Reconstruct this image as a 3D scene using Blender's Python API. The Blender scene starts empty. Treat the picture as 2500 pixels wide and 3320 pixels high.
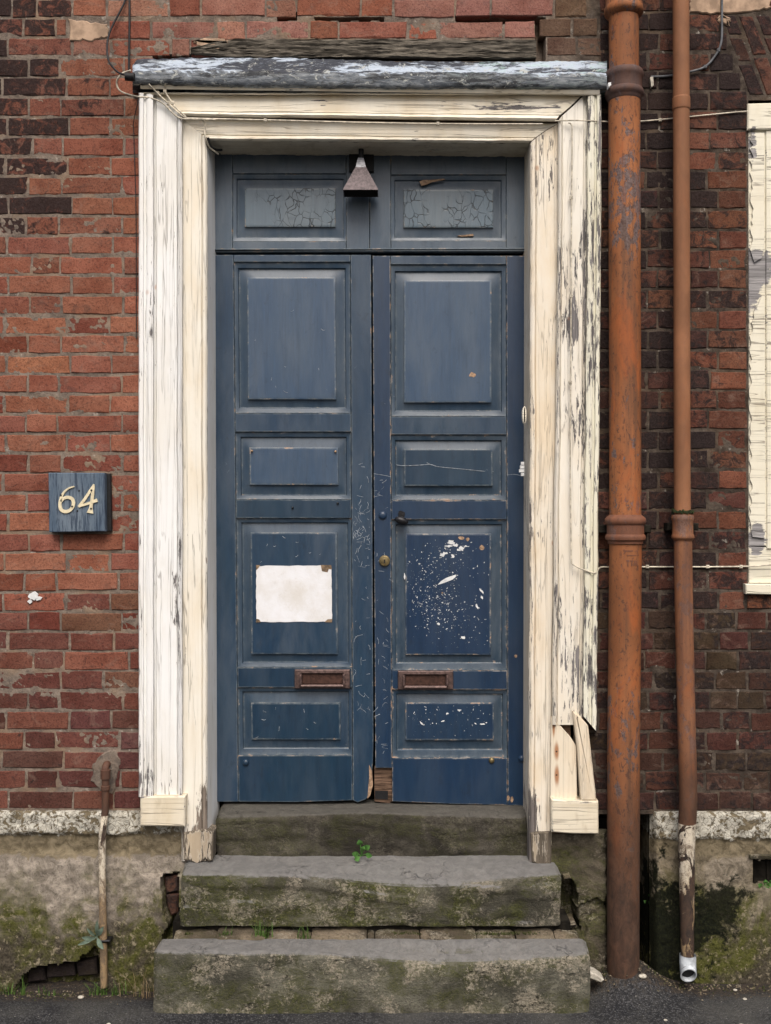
import bpy, bmesh, math, random
from mathutils import Vector, noise as mn
random.seed(64)
R = math.radians
# ------------------------------------------------------------------ scale
S, D, ZC = 0.00118, 4.0, 1.82           # metres per photo pixel on the wall, camera distance, eye height
def P(px, py, y=0.0):                   # a photo pixel at real depth y (0 = brick face, minus = towards the street)
    t = (D + y) / D
    return Vector(((px - 1250) * S * t, y, ZC + (1660 - py) * S * t))
def PZ(py, y=0.0): return P(0, py, y).z
def PX(px, y=0.0): return P(px, 0, y).x

# ------------------------------------------------------------------ camera, sky, sun, exposure
scn = bpy.context.scene
col = scn.collection
cam = bpy.data.cameras.new('camera')
cam.sensor_fit = 'HORIZONTAL'; cam.sensor_width = 36
cam.lens = 36 * D / (2500 * S); cam.clip_start = 0.05; cam.clip_end = 500
camo = bpy.data.objects.new('camera', cam); col.objects.link(camo)
camo.location = (0, -D, ZC); camo.rotation_euler = (R(90), 0, 0)
scn.camera = camo
SUN_EL, SUN_AZ = 52, 4                # elevation; azimuth from straight in front of the wall, minus = left
w = bpy.data.worlds.new('World'); scn.world = w; w.use_nodes = True
nt = w.node_tree
sky = nt.nodes.new('ShaderNodeTexSky'); sky.sky_type = 'NISHITA'; sky.sun_disc = False
sky.sun_elevation = R(SUN_EL); sky.sun_rotation = R(180 - SUN_AZ)
sky.air_density = 1.0; sky.dust_density = 6.0; sky.ozone_density = 0.6
bg = nt.nodes['Background']; bg.inputs['Strength'].default_value = 0.085
nt.links.new(sky.outputs[0], bg.inputs['Color'])
sun = bpy.data.lights.new('sun', 'SUN'); sun.energy = 1.5; sun.angle = R(38); sun.color = (1.0, 0.965, 0.915)
suno = bpy.data.objects.new('sun', sun); col.objects.link(suno)
dv = Vector((math.sin(R(SUN_AZ)) * math.cos(R(SUN_EL)), -math.cos(R(SUN_AZ)) * math.cos(R(SUN_EL)), math.sin(R(SUN_EL))))
suno.rotation_euler = dv.to_track_quat('Z', 'Y').to_euler(); suno.location = dv * 20
vs = scn.view_settings
vs.view_transform = 'Standard'; vs.look = 'None'; vs.gamma = 1; vs.use_curve_mapping = False; vs.exposure = 0.82

# ------------------------------------------------------------------ material kit
class M:
    def __init__(s, name):
        s.m = bpy.data.materials.new(name); s.m.use_nodes = True
        s.t = s.m.node_tree; s.b = s.t.nodes['Principled BSDF']
        s.geo = s.t.nodes.new('ShaderNodeNewGeometry'); s.pos = s.geo.outputs['Position']
    def N(s, ty): return s.t.nodes.new(ty)
    def L(s, v, sock):
        if isinstance(v, bpy.types.NodeSocket): s.t.links.new(v, sock)
        elif isinstance(v, (tuple, list)):
            sock.default_value = tuple(v) + (1.0,) if len(v) == 3 and len(sock.default_value) == 4 else tuple(v)
        else: sock.default_value = v
    def vec(s, sc, off=(0, 0, 0)):
        n = s.N('ShaderNodeVectorMath'); n.operation = 'MULTIPLY_ADD'
        s.L(s.pos, n.inputs[0]); n.inputs[1].default_value = sc; n.inputs[2].default_value = off
        return n.outputs[0]
    def warp(s, v, fac, amt):
        n = s.N('ShaderNodeVectorMath'); n.operation = 'MULTIPLY_ADD'
        s.L(fac, n.inputs[0]); n.inputs[1].default_value = (amt, amt, amt); s.L(v, n.inputs[2])
        return n.outputs[0]
    def noise(s, sc=5.0, det=5.0, ro=0.6, v=None, dist=0.0, out=0):
        n = s.N('ShaderNodeTexNoise'); s.L(v if v is not None else s.pos, n.inputs['Vector'])
        n.inputs['Scale'].default_value = sc; n.inputs['Detail'].default_value = det
        n.inputs['Roughness'].default_value = ro; n.inputs['Distortion'].default_value = dist
        return n.outputs[out]
    def vor(s, sc=5.0, feat='F1', v=None, out=0, rnd=1.0):
        n = s.N('ShaderNodeTexVoronoi'); n.feature = feat; s.L(v if v is not None else s.pos, n.inputs['Vector'])
        n.inputs['Scale'].default_value = sc; n.inputs['Randomness'].default_value = rnd
        return n.outputs[out]
    def step(s, f, a, b, lo=0.0, hi=1.0):
        n = s.N('ShaderNodeMapRange'); n.interpolation_type = 'SMOOTHSTEP'
        s.L(f, n.inputs[0]); s.L(a, n.inputs[1]); s.L(b, n.inputs[2]); n.inputs[3].default_value = lo; n.inputs[4].default_value = hi
        return n.outputs[0]
    def lin(s, f, a, b, lo=0.0, hi=1.0):
        n = s.N('ShaderNodeMapRange'); s.L(f, n.inputs[0]); s.L(a, n.inputs[1]); s.L(b, n.inputs[2])
        n.inputs[3].default_value = lo; n.inputs[4].default_value = hi
        return n.outputs[0]
    def op(s, o, a, b=0.0, clamp=False):
        n = s.N('ShaderNodeMath'); n.operation = o; n.use_clamp = clamp
        s.L(a, n.inputs[0]); s.L(b, n.inputs[1]); return n.outputs[0]
    def mix(s, f, a, b, mode='MIX'):
        n = s.N('ShaderNodeMix'); n.data_type = 'RGBA'; n.blend_type = mode
        s.L(f, n.inputs[0]); s.L(a, n.inputs[6]); s.L(b, n.inputs[7]); return n.outputs[2]
    def attr(s, name):
        n = s.N('ShaderNodeAttribute'); n.attribute_name = name; return n.outputs['Fac']
    def xyz(s):
        n = s.N('ShaderNodeSeparateXYZ'); s.L(s.pos, n.inputs[0]); return n.outputs
    def nrm(s):
        n = s.N('ShaderNodeSeparateXYZ'); s.L(s.geo.outputs['True Normal'], n.inputs[0]); return n.outputs
    def bump(s, h, st=0.5, di=0.004, prev=None):
        n = s.N('ShaderNodeBump'); s.L(h, n.inputs['Height']); n.inputs['Strength'].default_value = st
        n.inputs['Distance'].default_value = di
        if prev is not None: s.L(prev, n.inputs['Normal'])
        return n.outputs[0]
    def blob(s, px, py, rx, rz, y=0.0):       # soft-edged elliptical stain centred on a wall point: 1 inside, 0 outside
        c = P(px, py, y); n = s.N('ShaderNodeVectorMath'); n.operation = 'MULTIPLY_ADD'
        k = (1 / (rx * S), 0, 1 / (rz * S)); s.L(s.pos, n.inputs[0]); n.inputs[1].default_value = k
        n.inputs[2].default_value = (-c.x * k[0], 0, -c.z * k[2])
        l = s.N('ShaderNodeVectorMath'); l.operation = 'LENGTH'; s.L(n.outputs[0], l.inputs[0])
        return s.op('SUBTRACT', 1.0, l.outputs['Value'])
    def done(s, c, ro=0.8, n=None, spec=0.3, metal=0.0):
        s.L(c, s.b.inputs['Base Color']); s.L(ro, s.b.inputs['Roughness'])
        s.b.inputs['Specular IOR Level'].default_value = spec; s.b.inputs['Metallic'].default_value = metal
        if n is not None: s.L(n, s.b.inputs['Normal'])
        return s.m

def mat_plain(name, c, ro=0.7, var=0.25, sc=40, bump=0.15, metal=0.0, spec=0.3):
    m = M(name); f = m.noise(sc, 5); g = m.noise(sc * 0.15, 3)
    d = tuple(x * (1 - var) for x in c); l = tuple(min(1, x * (1 + var)) for x in c)
    cc = m.mix(m.step(f, 0.35, 0.65), d, l); cc = m.mix(m.step(g, 0.4, 0.7, 0, 0.5), cc, d)
    return m.done(cc, ro, m.bump(f, bump, 0.003), spec, metal)

def mat_brick():
    m = M('brick_clay')
    oi = m.N('ShaderNodeObjectInfo'); base = oi.outputs['Color']; soot = oi.outputs['Alpha']; rnd = oi.outputs['Random']
    off = m.N('ShaderNodeVectorMath'); off.operation = 'SCALE'; off.inputs[0].default_value = (7.1, 3.3, 5.7); m.L(rnd, off.inputs['Scale'])
    v = m.N('ShaderNodeVectorMath'); v.operation = 'ADD'; m.L(m.pos, v.inputs[0]); m.L(off.outputs[0], v.inputs[1]); v = v.outputs[0]
    big = m.noise(9, 4, 0.6, v); mid = m.noise(38, 6, 0.7, v, 0.6); fine = m.noise(150, 4, 0.7, v)
    c = m.mix(m.step(big, 0.35, 0.7), base, m.mix(1.0, base, (0.72, 0.62, 0.6), 'MULTIPLY'))
    c = m.mix(m.step(mid, 0.5, 0.72, 0, 0.45), c, m.mix(1.0, base, (1.25, 1.35, 1.4), 'MULTIPLY'))
    c = m.mix(m.step(fine, 0.48, 0.66, 0, 0.8), c, m.mix(1.0, c, (0.42, 0.40, 0.42), 'MULTIPLY'))
    blot = m.noise(17, 7, 0.75, v, 1.1)
    c = m.mix(m.step(blot, 0.54, 0.68, 0, 0.55), c, m.mix(1.0, base, (0.40, 0.50, 0.60), 'MULTIPLY'))
    c = m.mix(m.step(m.noise(13, 7, 0.72, m.vec((1, 1, 1.5), (2, 8, 5)), 0.9), 0.53, 0.70, 0, 0.42), c, (0.20, 0.135, 0.105))
    # soot crust, patchy; bare clay shows where it has scaled off
    sn = m.op('ADD', m.op('MULTIPLY', m.noise(24, 7, 0.74, None, 0.9), 0.75), m.op('MULTIPLY', m.noise(5, 3, 0.5), 0.25))
    thr = m.op('SUBTRACT', 0.78, m.op('MULTIPLY', soot, 0.58))
    sm = m.step(sn, thr, m.op('ADD', thr, 0.10))
    c = m.mix(m.op('MULTIPLY', sm, 0.9), c, m.mix(m.step(fine, 0.4, 0.7), (0.012, 0.009, 0.009), (0.036, 0.027, 0.026)))
    # lime and mortar smears
    ln = m.noise(30, 7, 0.75, m.vec((1, 1, 1.6), (3, 1, 2)), 1.2)
    lm = m.op('MULTIPLY', m.step(ln, 0.600, 0.72), m.op('MULTIPLY', m.op('SUBTRACT', 1.0, m.op('MULTIPLY', soot, 0.75)), 0.52))
    c = m.mix(lm, c, m.mix(m.step(fine, 0.4, 0.62), (0.21, 0.165, 0.135), (0.10, 0.075, 0.06)))
    # pin holes
    ph = m.vor(70, 'F1', v); c = m.mix(m.step(ph, 0.05, 0.12, 0.6, 0.0), c, (0.03, 0.018, 0.015))
    h = m.op('ADD', m.op('MULTIPLY', mid, 1.0), m.op('MULTIPLY', fine, 0.35)); h = m.op('ADD', h, m.op('MULTIPLY', lm, 0.4))
    h = m.op('ADD', h, m.op('MULTIPLY', blot, 0.9)); nn = m.bump(h, 0.85, 0.0045)
    return m.done(c, 0.92, nn, 0.15)

def mat_mortar():
    m = M('lime_mortar')
    a = m.noise(14, 6, 0.65); b = m.noise(90, 6, 0.7); z = m.xyz()
    c = m.mix(m.step(a, 0.35, 0.65), (0.120, 0.096, 0.080), (0.215, 0.175, 0.142))
    c = m.mix(m.step(b, 0.47, 0.68, 0, 0.75), c, (0.075, 0.06, 0.052))
    g = m.noise(5, 4, 0.6, m.vec((1, 1, 1), (9, 9, 9)))
    c = m.mix(m.step(g, 0.48, 0.64, 0, 0.6), c, (0.24, 0.165, 0.11))
    dirty = m.step(z[0], PX(1700), PX(2000))        # the right bay is sooted all over
    c = m.mix(m.op('MULTIPLY', dirty, m.step(a, 0.28, 0.62, 0.95, 0.62)), c, (0.024, 0.018, 0.014))
    sl = m.step(m.noise(22, 6, 0.7, m.vec((1, 1, 1), (4, 2, 2))), 0.6, 0.66)
    c = m.mix(m.op('MULTIPLY', sl, 0.6), c, (0.36, 0.33, 0.29))
    h = m.op('ADD', a, m.op('MULTIPLY', b, 0.5))
    return m.done(c, 0.95, m.bump(h, 0.9, 0.008), 0.1)

def mat_paint(name, c1, c2, grain='v', flake=0.3, wood=(0.155, 0.145, 0.145), crack=0.5, dirt=0.3, spots=None, seed=0.0, rust=0.5, nails=()):
    """old oil paint on softwood; flake 0..1 = how much has fallen off"""
    m = M(name)
    k = {'v': (1.0, 1.0, 0.11), 'h': (0.11, 1.0, 1.0), 'i': (0.8, 0.8, 0.8)}[grain]
    off = (seed, seed * 1.7, seed * 0.6)
    v = m.vec(k, off)
    big = m.noise(3.2, 4, 0.6, m.vec((1, 1, 0.6), off)); fl = m.noise(105, 8, 0.70, v, 0.4); fl2 = m.noise(30, 6, 0.65, v, 0.5)
    cv = m.noise(7, 5, 0.6, m.vec((1, 1, 0.4), off))
    c = m.mix(m.step(cv, 0.35, 0.68), c1, c2)
    c = m.mix(m.step(m.noise(20, 5, 0.7, m.vec((1, 1, 0.35), off)), 0.5, 0.78, 0, dirt), c, tuple(x * 0.62 for x in (c2[0], c2[1] * 0.93, c2[2] * 0.82)))
    gf = m.noise(130, 4, 0.7, m.vec(tuple(x * (0.25 if x < .5 else 1) for x in k), off))
    c = m.mix(m.step(gf, 0.52, 0.76, 0, 0.30), c, tuple(x * 0.58 for x in c2))
    st = m.noise(34, 5, 0.65, m.vec(tuple(x * (0.22 if x < .5 else 1) for x in k), (off[0] + 9, 2, 2)), 0.3)
    c = m.mix(m.step(st, 0.55, 0.72, 0, 0.12 + dirt * .35), c, (c2[0] * 0.66, c2[1] * 0.61, c2[2] * 0.54))
    # flakes
    f = m.op('ADD', m.op('MULTIPLY', fl, 0.6), m.op('ADD', m.op('MULTIPLY', fl2, 0.35), m.op('MULTIPLY', big, 0.35)))
    f = m.op('ADD', f, m.op('MULTIPLY', m.attr('wear'), 0.07))
    if spots:
        for (px, py, rx, rz, amt) in spots:
            f = m.op('ADD', f, m.op('MULTIPLY', m.step(m.blob(px, py, rx, rz), 0.0, 0.8), amt))
    th = 0.86 - 0.22 * flake
    fm = m.step(f, th, th + 0.02)
    edge = m.op('MULTIPLY', m.step(f, th - 0.035, th), m.op('SUBTRACT', 1.0, fm))
    wv = m.noise(90, 6, 0.7, m.vec(tuple(x * (0.3 if x < .5 else 1) for x in k), off), 0.3)
    wc = m.mix(m.step(wv, 0.35, 0.68), tuple(x * 0.55 for x in wood), tuple(x * 1.35 for x in wood))
    # hairline splits along the grain
    cr = m.noise(26, 3, 0.55, m.vec(tuple(x * (0.35 if x < .5 else 1.0) for x in k), (off[0] + 5, off[1], off[2])), 1.0)
    cl = m.op('MULTIPLY', m.step(m.op('ABSOLUTE', m.op('SUBTRACT', cr, 0.5)), 0.003, 0.014, 1, 0), m.step(big, 0.38, 0.6, 0.35, 1.0))
    c = m.mix(m.op('MULTIPLY', cl, crack), c, (0.10, 0.075, 0.055))
    c = m.mix(m.op('MULTIPLY', edge, 0.25), c, (0.8, 0.78, 0.72))
    c = m.mix(fm, c, wc)
    # nail rust
    rs = m.vor(9, 'F1', m.vec((1, 1, 0.75), off)); rm = m.op('MULTIPLY', m.step(rs, 0.03, 0.10, 1, 0), rust)
    c = m.mix(m.op('MULTIPLY', rm, m.step(big, 0.45, 0.6)), c, (0.42, 0.17, 0.05))
    for (px, py, rx, rz) in nails:
        c = m.mix(m.op('MULTIPLY', m.step(m.op('ADD', m.blob(px, py, rx, rz, -0.04), m.op('MULTIPLY', m.op('SUBTRACT', gf, 0.5), 0.8)), 0.0, 0.7), 0.85), c, (0.30, 0.11, 0.03))
        c = m.mix(m.step(m.blob(px, py, rx * .35, rx * .35, -0.04), 0.0, 0.5), c, (0.05, 0.025, 0.015))
    h = m.op('ADD', m.op('MULTIPLY', m.op('SUBTRACT', 1.0, fm), 1.0), m.op('MULTIPLY', gf, 0.25))
    h = m.op('SUBTRACT', h, m.op('MULTIPLY', cl, 0.6))
    return m.done(c, m.mix(fm, (0.55, 0.55, 0.55), (0.9, 0.9, 0.9)), m.bump(h, 0.7, 0.0025), 0.3)

BLUE = (0.0085, 0.029, 0.062)
def mat_door(name, base=BLUE, dusty=0.35, wear=0.5, crackle=0.0, splash=0.0, seed=0.0, grime=0.4):
    m = M(name); off = (seed, seed, seed * 2)
    dustc = (0.100, 0.122, 0.148)
    big = m.noise(3.6, 4, 0.6, m.vec((1, 1, 0.4), off)); mid = m.noise(30, 7, 0.72, m.vec((1, 1, 0.10), off), 0.2); fine = m.noise(150, 5, 0.7, m.vec((1, 1, 0.06), off))
    c = m.mix(m.step(big, 0.35, 0.68), base, tuple(x * y for x, y in zip(base, (1.55, 1.25, 1.08))))
    c = m.mix(m.step(mid, 0.45, 0.70, 0, 0.45), c, tuple(x * 0.6 for x in base)); c = m.mix(m.step(fine, 0.45, 0.7, 0, 0.3), c, tuple(x * 1.5 for x in base))
    dm = m.op('MULTIPLY', m.step(m.noise(9, 7, 0.7, m.vec((1, 1, 0.28), (seed + 3, 0, 1)), 0.3), 0.36, 0.70), dusty)
    c = m.mix(dm, c, dustc)
    # scuffs and thin pale scratches
    sc = m.noise(40, 7, 0.75, m.vec((1, 1, 1), (seed + 8, 2, 2)), 1.4)
    c = m.mix(m.step(sc, 0.665, 0.70, 0, 0.45), c, (0.17, 0.20, 0.23))
    c = m.mix(m.step(m.noise(70, 5, 0.7, m.vec((1, 1, 1), (seed + 1, 5, 2)), 2.0), 0.72, 0.75, 0, 0.8), c, (0.35, 0.37, 0.38))
    # darker grime
    c = m.mix(m.step(m.noise(26, 7, 0.75, m.vec((1, 1, 0.6), (seed, 9, 4)), 0.8), 0.57, 0.68, 0, grime), c, (0.012, 0.02, 0.032))
    # worn arrises: bare wood and dust along moulded edges
    wa = m.attr('wear'); wn = m.noise(55, 6, 0.7, m.vec((0.5, 1, 0.5), off), 0.5)
    wm = m.op('MULTIPLY', m.step(m.op('ADD', wn, m.op('MULTIPLY', wa, 0.10 + 0.11 * wear)), 0.725, 0.76), m.step(wa, 0.05, 0.3))
    wc = m.mix(m.step(m.noise(35, 4), 0.45, 0.65), (0.20, 0.19, 0.185), (0.30, 0.20, 0.14))
    c = m.mix(m.op('MULTIPLY', m.step(wa, 0.1, 0.9), m.step(wn, 0.38, 0.62, 0.08, 0.62)), c, (0.14, 0.165, 0.175))
    c = m.mix(wm, c, wc)
    h = m.op('ADD', m.op('MULTIPLY', fine, 0.18), m.op('MULTIPLY', mid, 0.3)); h = m.op('SUBTRACT', h, m.op('MULTIPLY', wm, 0.5))
    if crackle:
        cv = m.warp(m.vec((1.15, 1, 0.8), off), m.noise(9, 3, 0.5, None, 0, 1), 0.07)
        d = m.vor(30, 'DISTANCE_TO_EDGE', cv); mk = m.step(m.noise(7, 3, 0.5, m.vec((1, 1, 1), (seed, 1, 7))), 0.40, 0.52)
        cm = m.op('MULTIPLY', m.step(d, 0.014, 0.045, 1, 0), m.op('MULTIPLY', m.op('MULTIPLY', mk, m.step(m.noise(16, 3, 0.5, m.vec((1, 1, 1), (2, 2, seed))), 0.34, 0.50)), crackle))
        c = m.mix(cm, c, (0.012, 0.016, 0.02)); h = m.op('SUBTRACT', h, cm)
    if splash:
        v1 = m.warp(m.vec((1, 1, 1), off), m.noise(60, 3, 0.6, None, 0, 1), 0.012)
        d = m.vor(62, 'F1', v1); rc = m.vor(62, 'F1', v1, 1)
        big2 = m.step(m.noise(9, 4, 0.6, m.vec((1, 1, 1), (seed + 2, 3, 9))), 0.40, 0.62)
        rr = m.op('MULTIPLY', m.op('MULTIPLY', m.step(rc, 0.45, 1.0), big2), 0.30 * splash)
        sm = m.op('MULTIPLY', m.step(m.op('SUBTRACT', rr, d), 0.0, 0.03), 0.9)
        c = m.mix(sm, c, (0.62, 0.64, 0.64))
    ro = m.mix(dm, (0.34, 0.34, 0.34), (0.62, 0.62, 0.62))
    return m.done(c, ro, m.bump(h, 0.45, 0.003), 0.5)

def mat_stone(name, base=(0.066, 0.058, 0.043), lichen=0.6, moss=0.6, pale=(0.30, 0.265, 0.205), seed=0.0, top=(0.215, 0.210, 0.205)):
    m = M(name); off = (seed, seed * 0.7, seed * 1.3); v = m.vec((1, 1, 1.25), off)
    a = m.noise(5, 6, 0.65, v, 0.4); b = m.noise(28, 8, 0.72, v, 0.7); f = m.noise(130, 5, 0.75, v)
    c = m.mix(m.step(a, 0.38, 0.62), tuple(x * 0.55 for x in base), tuple(x * 1.45 for x in base))
    c = m.mix(m.step(f, 0.46, 0.70, 0, 0.8), c, tuple(x * 0.30 for x in base))
    mo = m.noise(4.2, 6, 0.7, m.vec((0.8, 1, 1.2), (seed + 7, 1, 3)), 0.6)
    mm = m.op('MULTIPLY', m.step(mo, 0.44, 0.58), moss); mm = m.op('MULTIPLY', mm, m.step(b, 0.35, 0.58, 0.25, 1.0))
    c = m.mix(mm, c, m.mix(m.step(f, 0.40, 0.66), (0.024, 0.027, 0.007), (0.095, 0.10, 0.028)))
    l1 = m.noise(7, 5, 0.6, m.vec((1, 1, 1), (seed + 2, 8, 1)), 0.4); l2 = m.noise(60, 6, 0.75, v, 0.8)
    li = m.step(m.op('ADD', m.op('MULTIPLY', l1, 0.75), m.op('MULTIPLY', l2, 0.55)), 0.665, 0.75)
    li = m.op('MULTIPLY', li, m.step(m.noise(95, 5, 0.75, v, 0.5), 0.36, 0.56, 0.15, 1.0))
    c = m.mix(m.op('MULTIPLY', li, lichen), c, m.mix(m.step(f, 0.35, 0.62), tuple(x * 0.7 for x in pale), tuple(x * 1.2 for x in pale)))
    sp = m.step(m.noise(85, 5, 0.75, m.vec((1, 1, 1), (seed + 4, 4, 4)), 0.8), 0.575, 0.625, 0, lichen)
    c = m.mix(m.op('MULTIPLY', sp, m.step(l1, 0.42, 0.58, 0.1, 0.9)), c, (0.34, 0.31, 0.25))
    cr = m.noise(3.5, 5, 0.6, m.vec((0.6, 1, 2.2), (seed + 1, 1, 1)), 0.6)
    ck = m.op('MULTIPLY', m.step(m.op('ABSOLUTE', m.op('SUBTRACT', cr, 0.5)), 0.001, 0.004, 1, 0), m.step(l1, 0.45, 0.6, 0, 0.85))
    c = m.mix(ck, c, (0.012, 0.010, 0.008))
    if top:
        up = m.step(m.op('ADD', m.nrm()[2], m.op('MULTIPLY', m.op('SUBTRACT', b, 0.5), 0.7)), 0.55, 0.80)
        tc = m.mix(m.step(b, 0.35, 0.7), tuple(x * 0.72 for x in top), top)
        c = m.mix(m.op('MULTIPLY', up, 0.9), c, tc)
    h = m.op('ADD', m.op('MULTIPLY', b, 1.1), m.op('MULTIPLY', f, 0.6)); h = m.op('SUBTRACT', h, ck)
    return m.done(c, 0.92, m.bump(h, 1.0, 0.010), 0.15)

def mat_plinth(name, side=0):
    m = M(name); z = m.xyz()
    a = m.noise(4.5, 6, 0.68, m.vec((1, 1, 1), (side * 3, 0, 0)), 0.5); b = m.noise(24, 8, 0.72, None, 0.7); f = m.noise(120, 5, 0.75)
    zz = m.op('ADD', z[2], m.op('MULTIPLY', m.op('SUBTRACT', b, 0.5), 0.10)); zb = m.op('ADD', z[2], m.op('MULTIPLY', m.op('SUBTRACT', a, 0.5), 0.55))
    pink = m.mix(m.step(b, 0.35, 0.65), (0.165, 0.142, 0.115), (0.34, 0.295, 0.245))
    sand = m.mix(m.step(b, 0.35, 0.65), (0.085, 0.068, 0.042), (0.20, 0.165, 0.11))
    dark = m.mix(m.step(f, 0.35, 0.65), (0.026, 0.022, 0.016), (0.085, 0.072, 0.052))
    moss = m.mix(m.step(f, 0.35, 0.7), (0.035, 0.038, 0.008), (0.115, 0.115, 0.03))
    c = m.mix(m.step(zb, PZ(3070), PZ(2890)), dark, pink if side == 0 else m.mix(m.step(a, 0.4, 0.6), sand, m.mix(0.5, pink, sand)))
    band = m.op('MULTIPLY', m.step(zb, PZ(3110), PZ(3010)), m.step(zb, PZ(2870), PZ(2950)))
    mm = m.op('MULTIPLY', m.step(m.noise(6, 6, 0.7, m.vec((1, 1, 0.8), (side + 2, 2, 2)), 0.6), 0.38, 0.54), 1.0)
    low = m.step(zb, PZ(2800), PZ(2930))
    c = m.mix(m.op('MULTIPLY', m.op('MULTIPLY', mm, low), m.step(b, 0.3, 0.55, 0.3, 1)), c, moss)
    c = m.mix(m.op('MULTIPLY', m.step(m.noise(45, 6, 0.7), 0.55, 0.63, 0, 0.7), low), c, (0.27, 0.23, 0.16))
    c = m.mix(m.step(f, 0.50, 0.70, 0, 0.7), c, (0.05, 0.043, 0.034))
    c = m.mix(m.step(zz, PZ(2775), PZ(2765)), c, sand)
    # white limewash band, crazed and flaking
    fl = m.op('ADD', m.op('MULTIPLY', m.noise(34, 7, 0.72, None, 1.0), 0.7), m.op('MULTIPLY', a, 0.4))
    wb = m.op('MULTIPLY', m.step(zz, PZ(2704 + 14 * side), PZ(2698 + 14 * side)), m.step(fl, 0.575, 0.55))
    cr = m.vor(48, 'DISTANCE_TO_EDGE', m.warp(m.pos, m.noise(30, 3, 0.5, None, 0, 1), 0.03))
    wc = m.mix(m.step(cr, 0.01, 0.05), (0.17, 0.155, 0.13), m.mix(m.step(b, 0.35, 0.65), (0.33, 0.31, 0.26), (0.56, 0.54, 0.47)))
    c = m.mix(wb, c, wc)
    h = m.op('ADD', m.op('ADD', m.op('MULTIPLY', b, 1.0), m.op('MULTIPLY', f, 0.4)), m.op('MULTIPLY', wb, 0.4))
    if side:      # black slime where the rainwater pipe leaks
        bn = m.op('MULTIPLY', m.op('SUBTRACT', m.op('ADD', m.op('MULTIPLY', m.noise(8, 4, 0.6, None, 0.3), 0.5), m.op('MULTIPLY', m.noise(34, 8, 0.75, None, 0.4), 0.5)), 0.5), 5.5)
        for (px, py, rx, rz) in ((2205, 3020, 120, 200), (2320, 2930, 100, 110), (2130, 3000, 60, 200)):
            bm_ = m.step(m.op('ADD', m.blob(px, py, rx, rz), bn), -0.05, 0.35)
            c = m.mix(m.op('MULTIPLY', bm_, 0.95), c, m.mix(m.step(f, 0.4, 0.75), (0.004, 0.005, 0.003), (0.018, 0.02, 0.008)))
    return m.done(c, 0.95, m.bump(h, 0.9, 0.008), 0.12)

def mat_rust(name, base=(0.30, 0.095, 0.032), dark=(0.105, 0.05, 0.034), patch=0.5, peel=0.0, zpaint=None, seed=0.0, fine=1.0):
    m = M(name); off = (seed, seed, seed); v = m.vec((1, 1, 0.5), off)
    a = m.noise(4, 5, 0.6, v, 0.3); b = m.noise(30, 7, 0.7, v, 0.6); f = m.noise(140, 4, 0.7)
    c = m.mix(m.step(a, 0.35, 0.65), tuple(x * 0.75 for x in base), tuple(x * 1.22 for x in base))
    c = m.mix(m.step(b, 0.45, 0.75, 0, 0.55 * fine), c, tuple(x * y for x, y in zip(base, (0.62, 0.5, 0.55))))
    pm = m.op('MULTIPLY', m.step(m.op('ADD', m.op('MULTIPLY', b, 0.7), m.op('MULTIPLY', a, 0.5)), 0.662, 0.685), patch)
    c = m.mix(pm, c, m.mix(m.step(f, 0.4, 0.6), (0.075, 0.06, 0.062), (0.14, 0.115, 0.115)))
    # runs of darker rust
    rn = m.noise(26, 6, 0.65, m.vec((1, 1, 0.04), off)); c = m.mix(m.step(rn, 0.47, 0.66, 0, 0.65 * fine), c, dark)
    c = m.mix(m.step(m.noise(75, 6, 0.75, v, 0.7), 0.54, 0.60, 0, 0.85 * patch), c, (0.06, 0.030, 0.022))
    c = m.mix(m.step(m.noise(10, 6, 0.7, m.vec((1, 1, 0.3), (seed + 4, 1, 1)), 0.5), 0.5, 0.68, 0, 0.6 * fine), c, tuple(x * y for x, y in zip(base, (1.35, 0.95, 0.6))))
    lo = m.step(m.op('ADD', m.xyz()[2], m.op('MULTIPLY', m.op('SUBTRACT', a, 0.5), 0.8)), PZ(2100), PZ(3000))
    c = m.mix(m.op('MULTIPLY', lo, 0.92), c, m.mix(m.step(b, 0.35, 0.65), (0.022, 0.016, 0.013), (0.070, 0.040, 0.027)))
    h = m.op('ADD', m.op('MULTIPLY', b, 0.6), m.op('ADD', m.op('MULTIPLY', f, 0.3), m.op('MULTIPLY', pm, -0.5)))
    if zpaint is not None:        # the tail was painted with the plinth
        zz = m.xyz()[2]; pk = m.step(zz, PZ(zpaint) + 0.002, PZ(zpaint) - 0.002)
        fl = m.op('ADD', m.noise(20, 7, 0.7, m.vec((1, 1, 0.5), off), 0.8), m.op('MULTIPLY', m.step(zz, PZ(2720), PZ(2640)), 0.0))
        keep = m.step(m.op('SUBTRACT', fl, m.op('MULTIPLY', m.step(zz, PZ(2700), PZ(2780)), 0.10 * peel)), 0.44, 0.46)
        pc = m.mix(m.step(m.op('ADD', zz, m.op('MULTIPLY', m.op('SUBTRACT', b, .5), .5)), PZ(2760), PZ(2950)), (0.55, 0.49, 0.39), (0.26, 0.18, 0.10))
        pc = m.mix(m.step(m.noise(38, 7, 0.75, m.vec((1, 1, 0.5), off), 0.9), 0.47, 0.58, 0, 0.8), pc, (0.13, 0.095, 0.065)); pc = m.mix(m.step(f, 0.5, 0.7, 0, 0.6), pc, (0.09, 0.065, 0.045))
        low = m.mix(keep, m.mix(m.step(b, .4, .6), (0.028, 0.02, 0.017), (0.065, 0.04, 0.028)), pc)
        c = m.mix(pk, c, low); h = m.op('ADD', h, m.op('MULTIPLY', m.op('MULTIPLY', pk, keep), 0.6))
    return m.done(c, 0.72, m.bump(h, 0.5, 0.004), 0.3)

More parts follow.
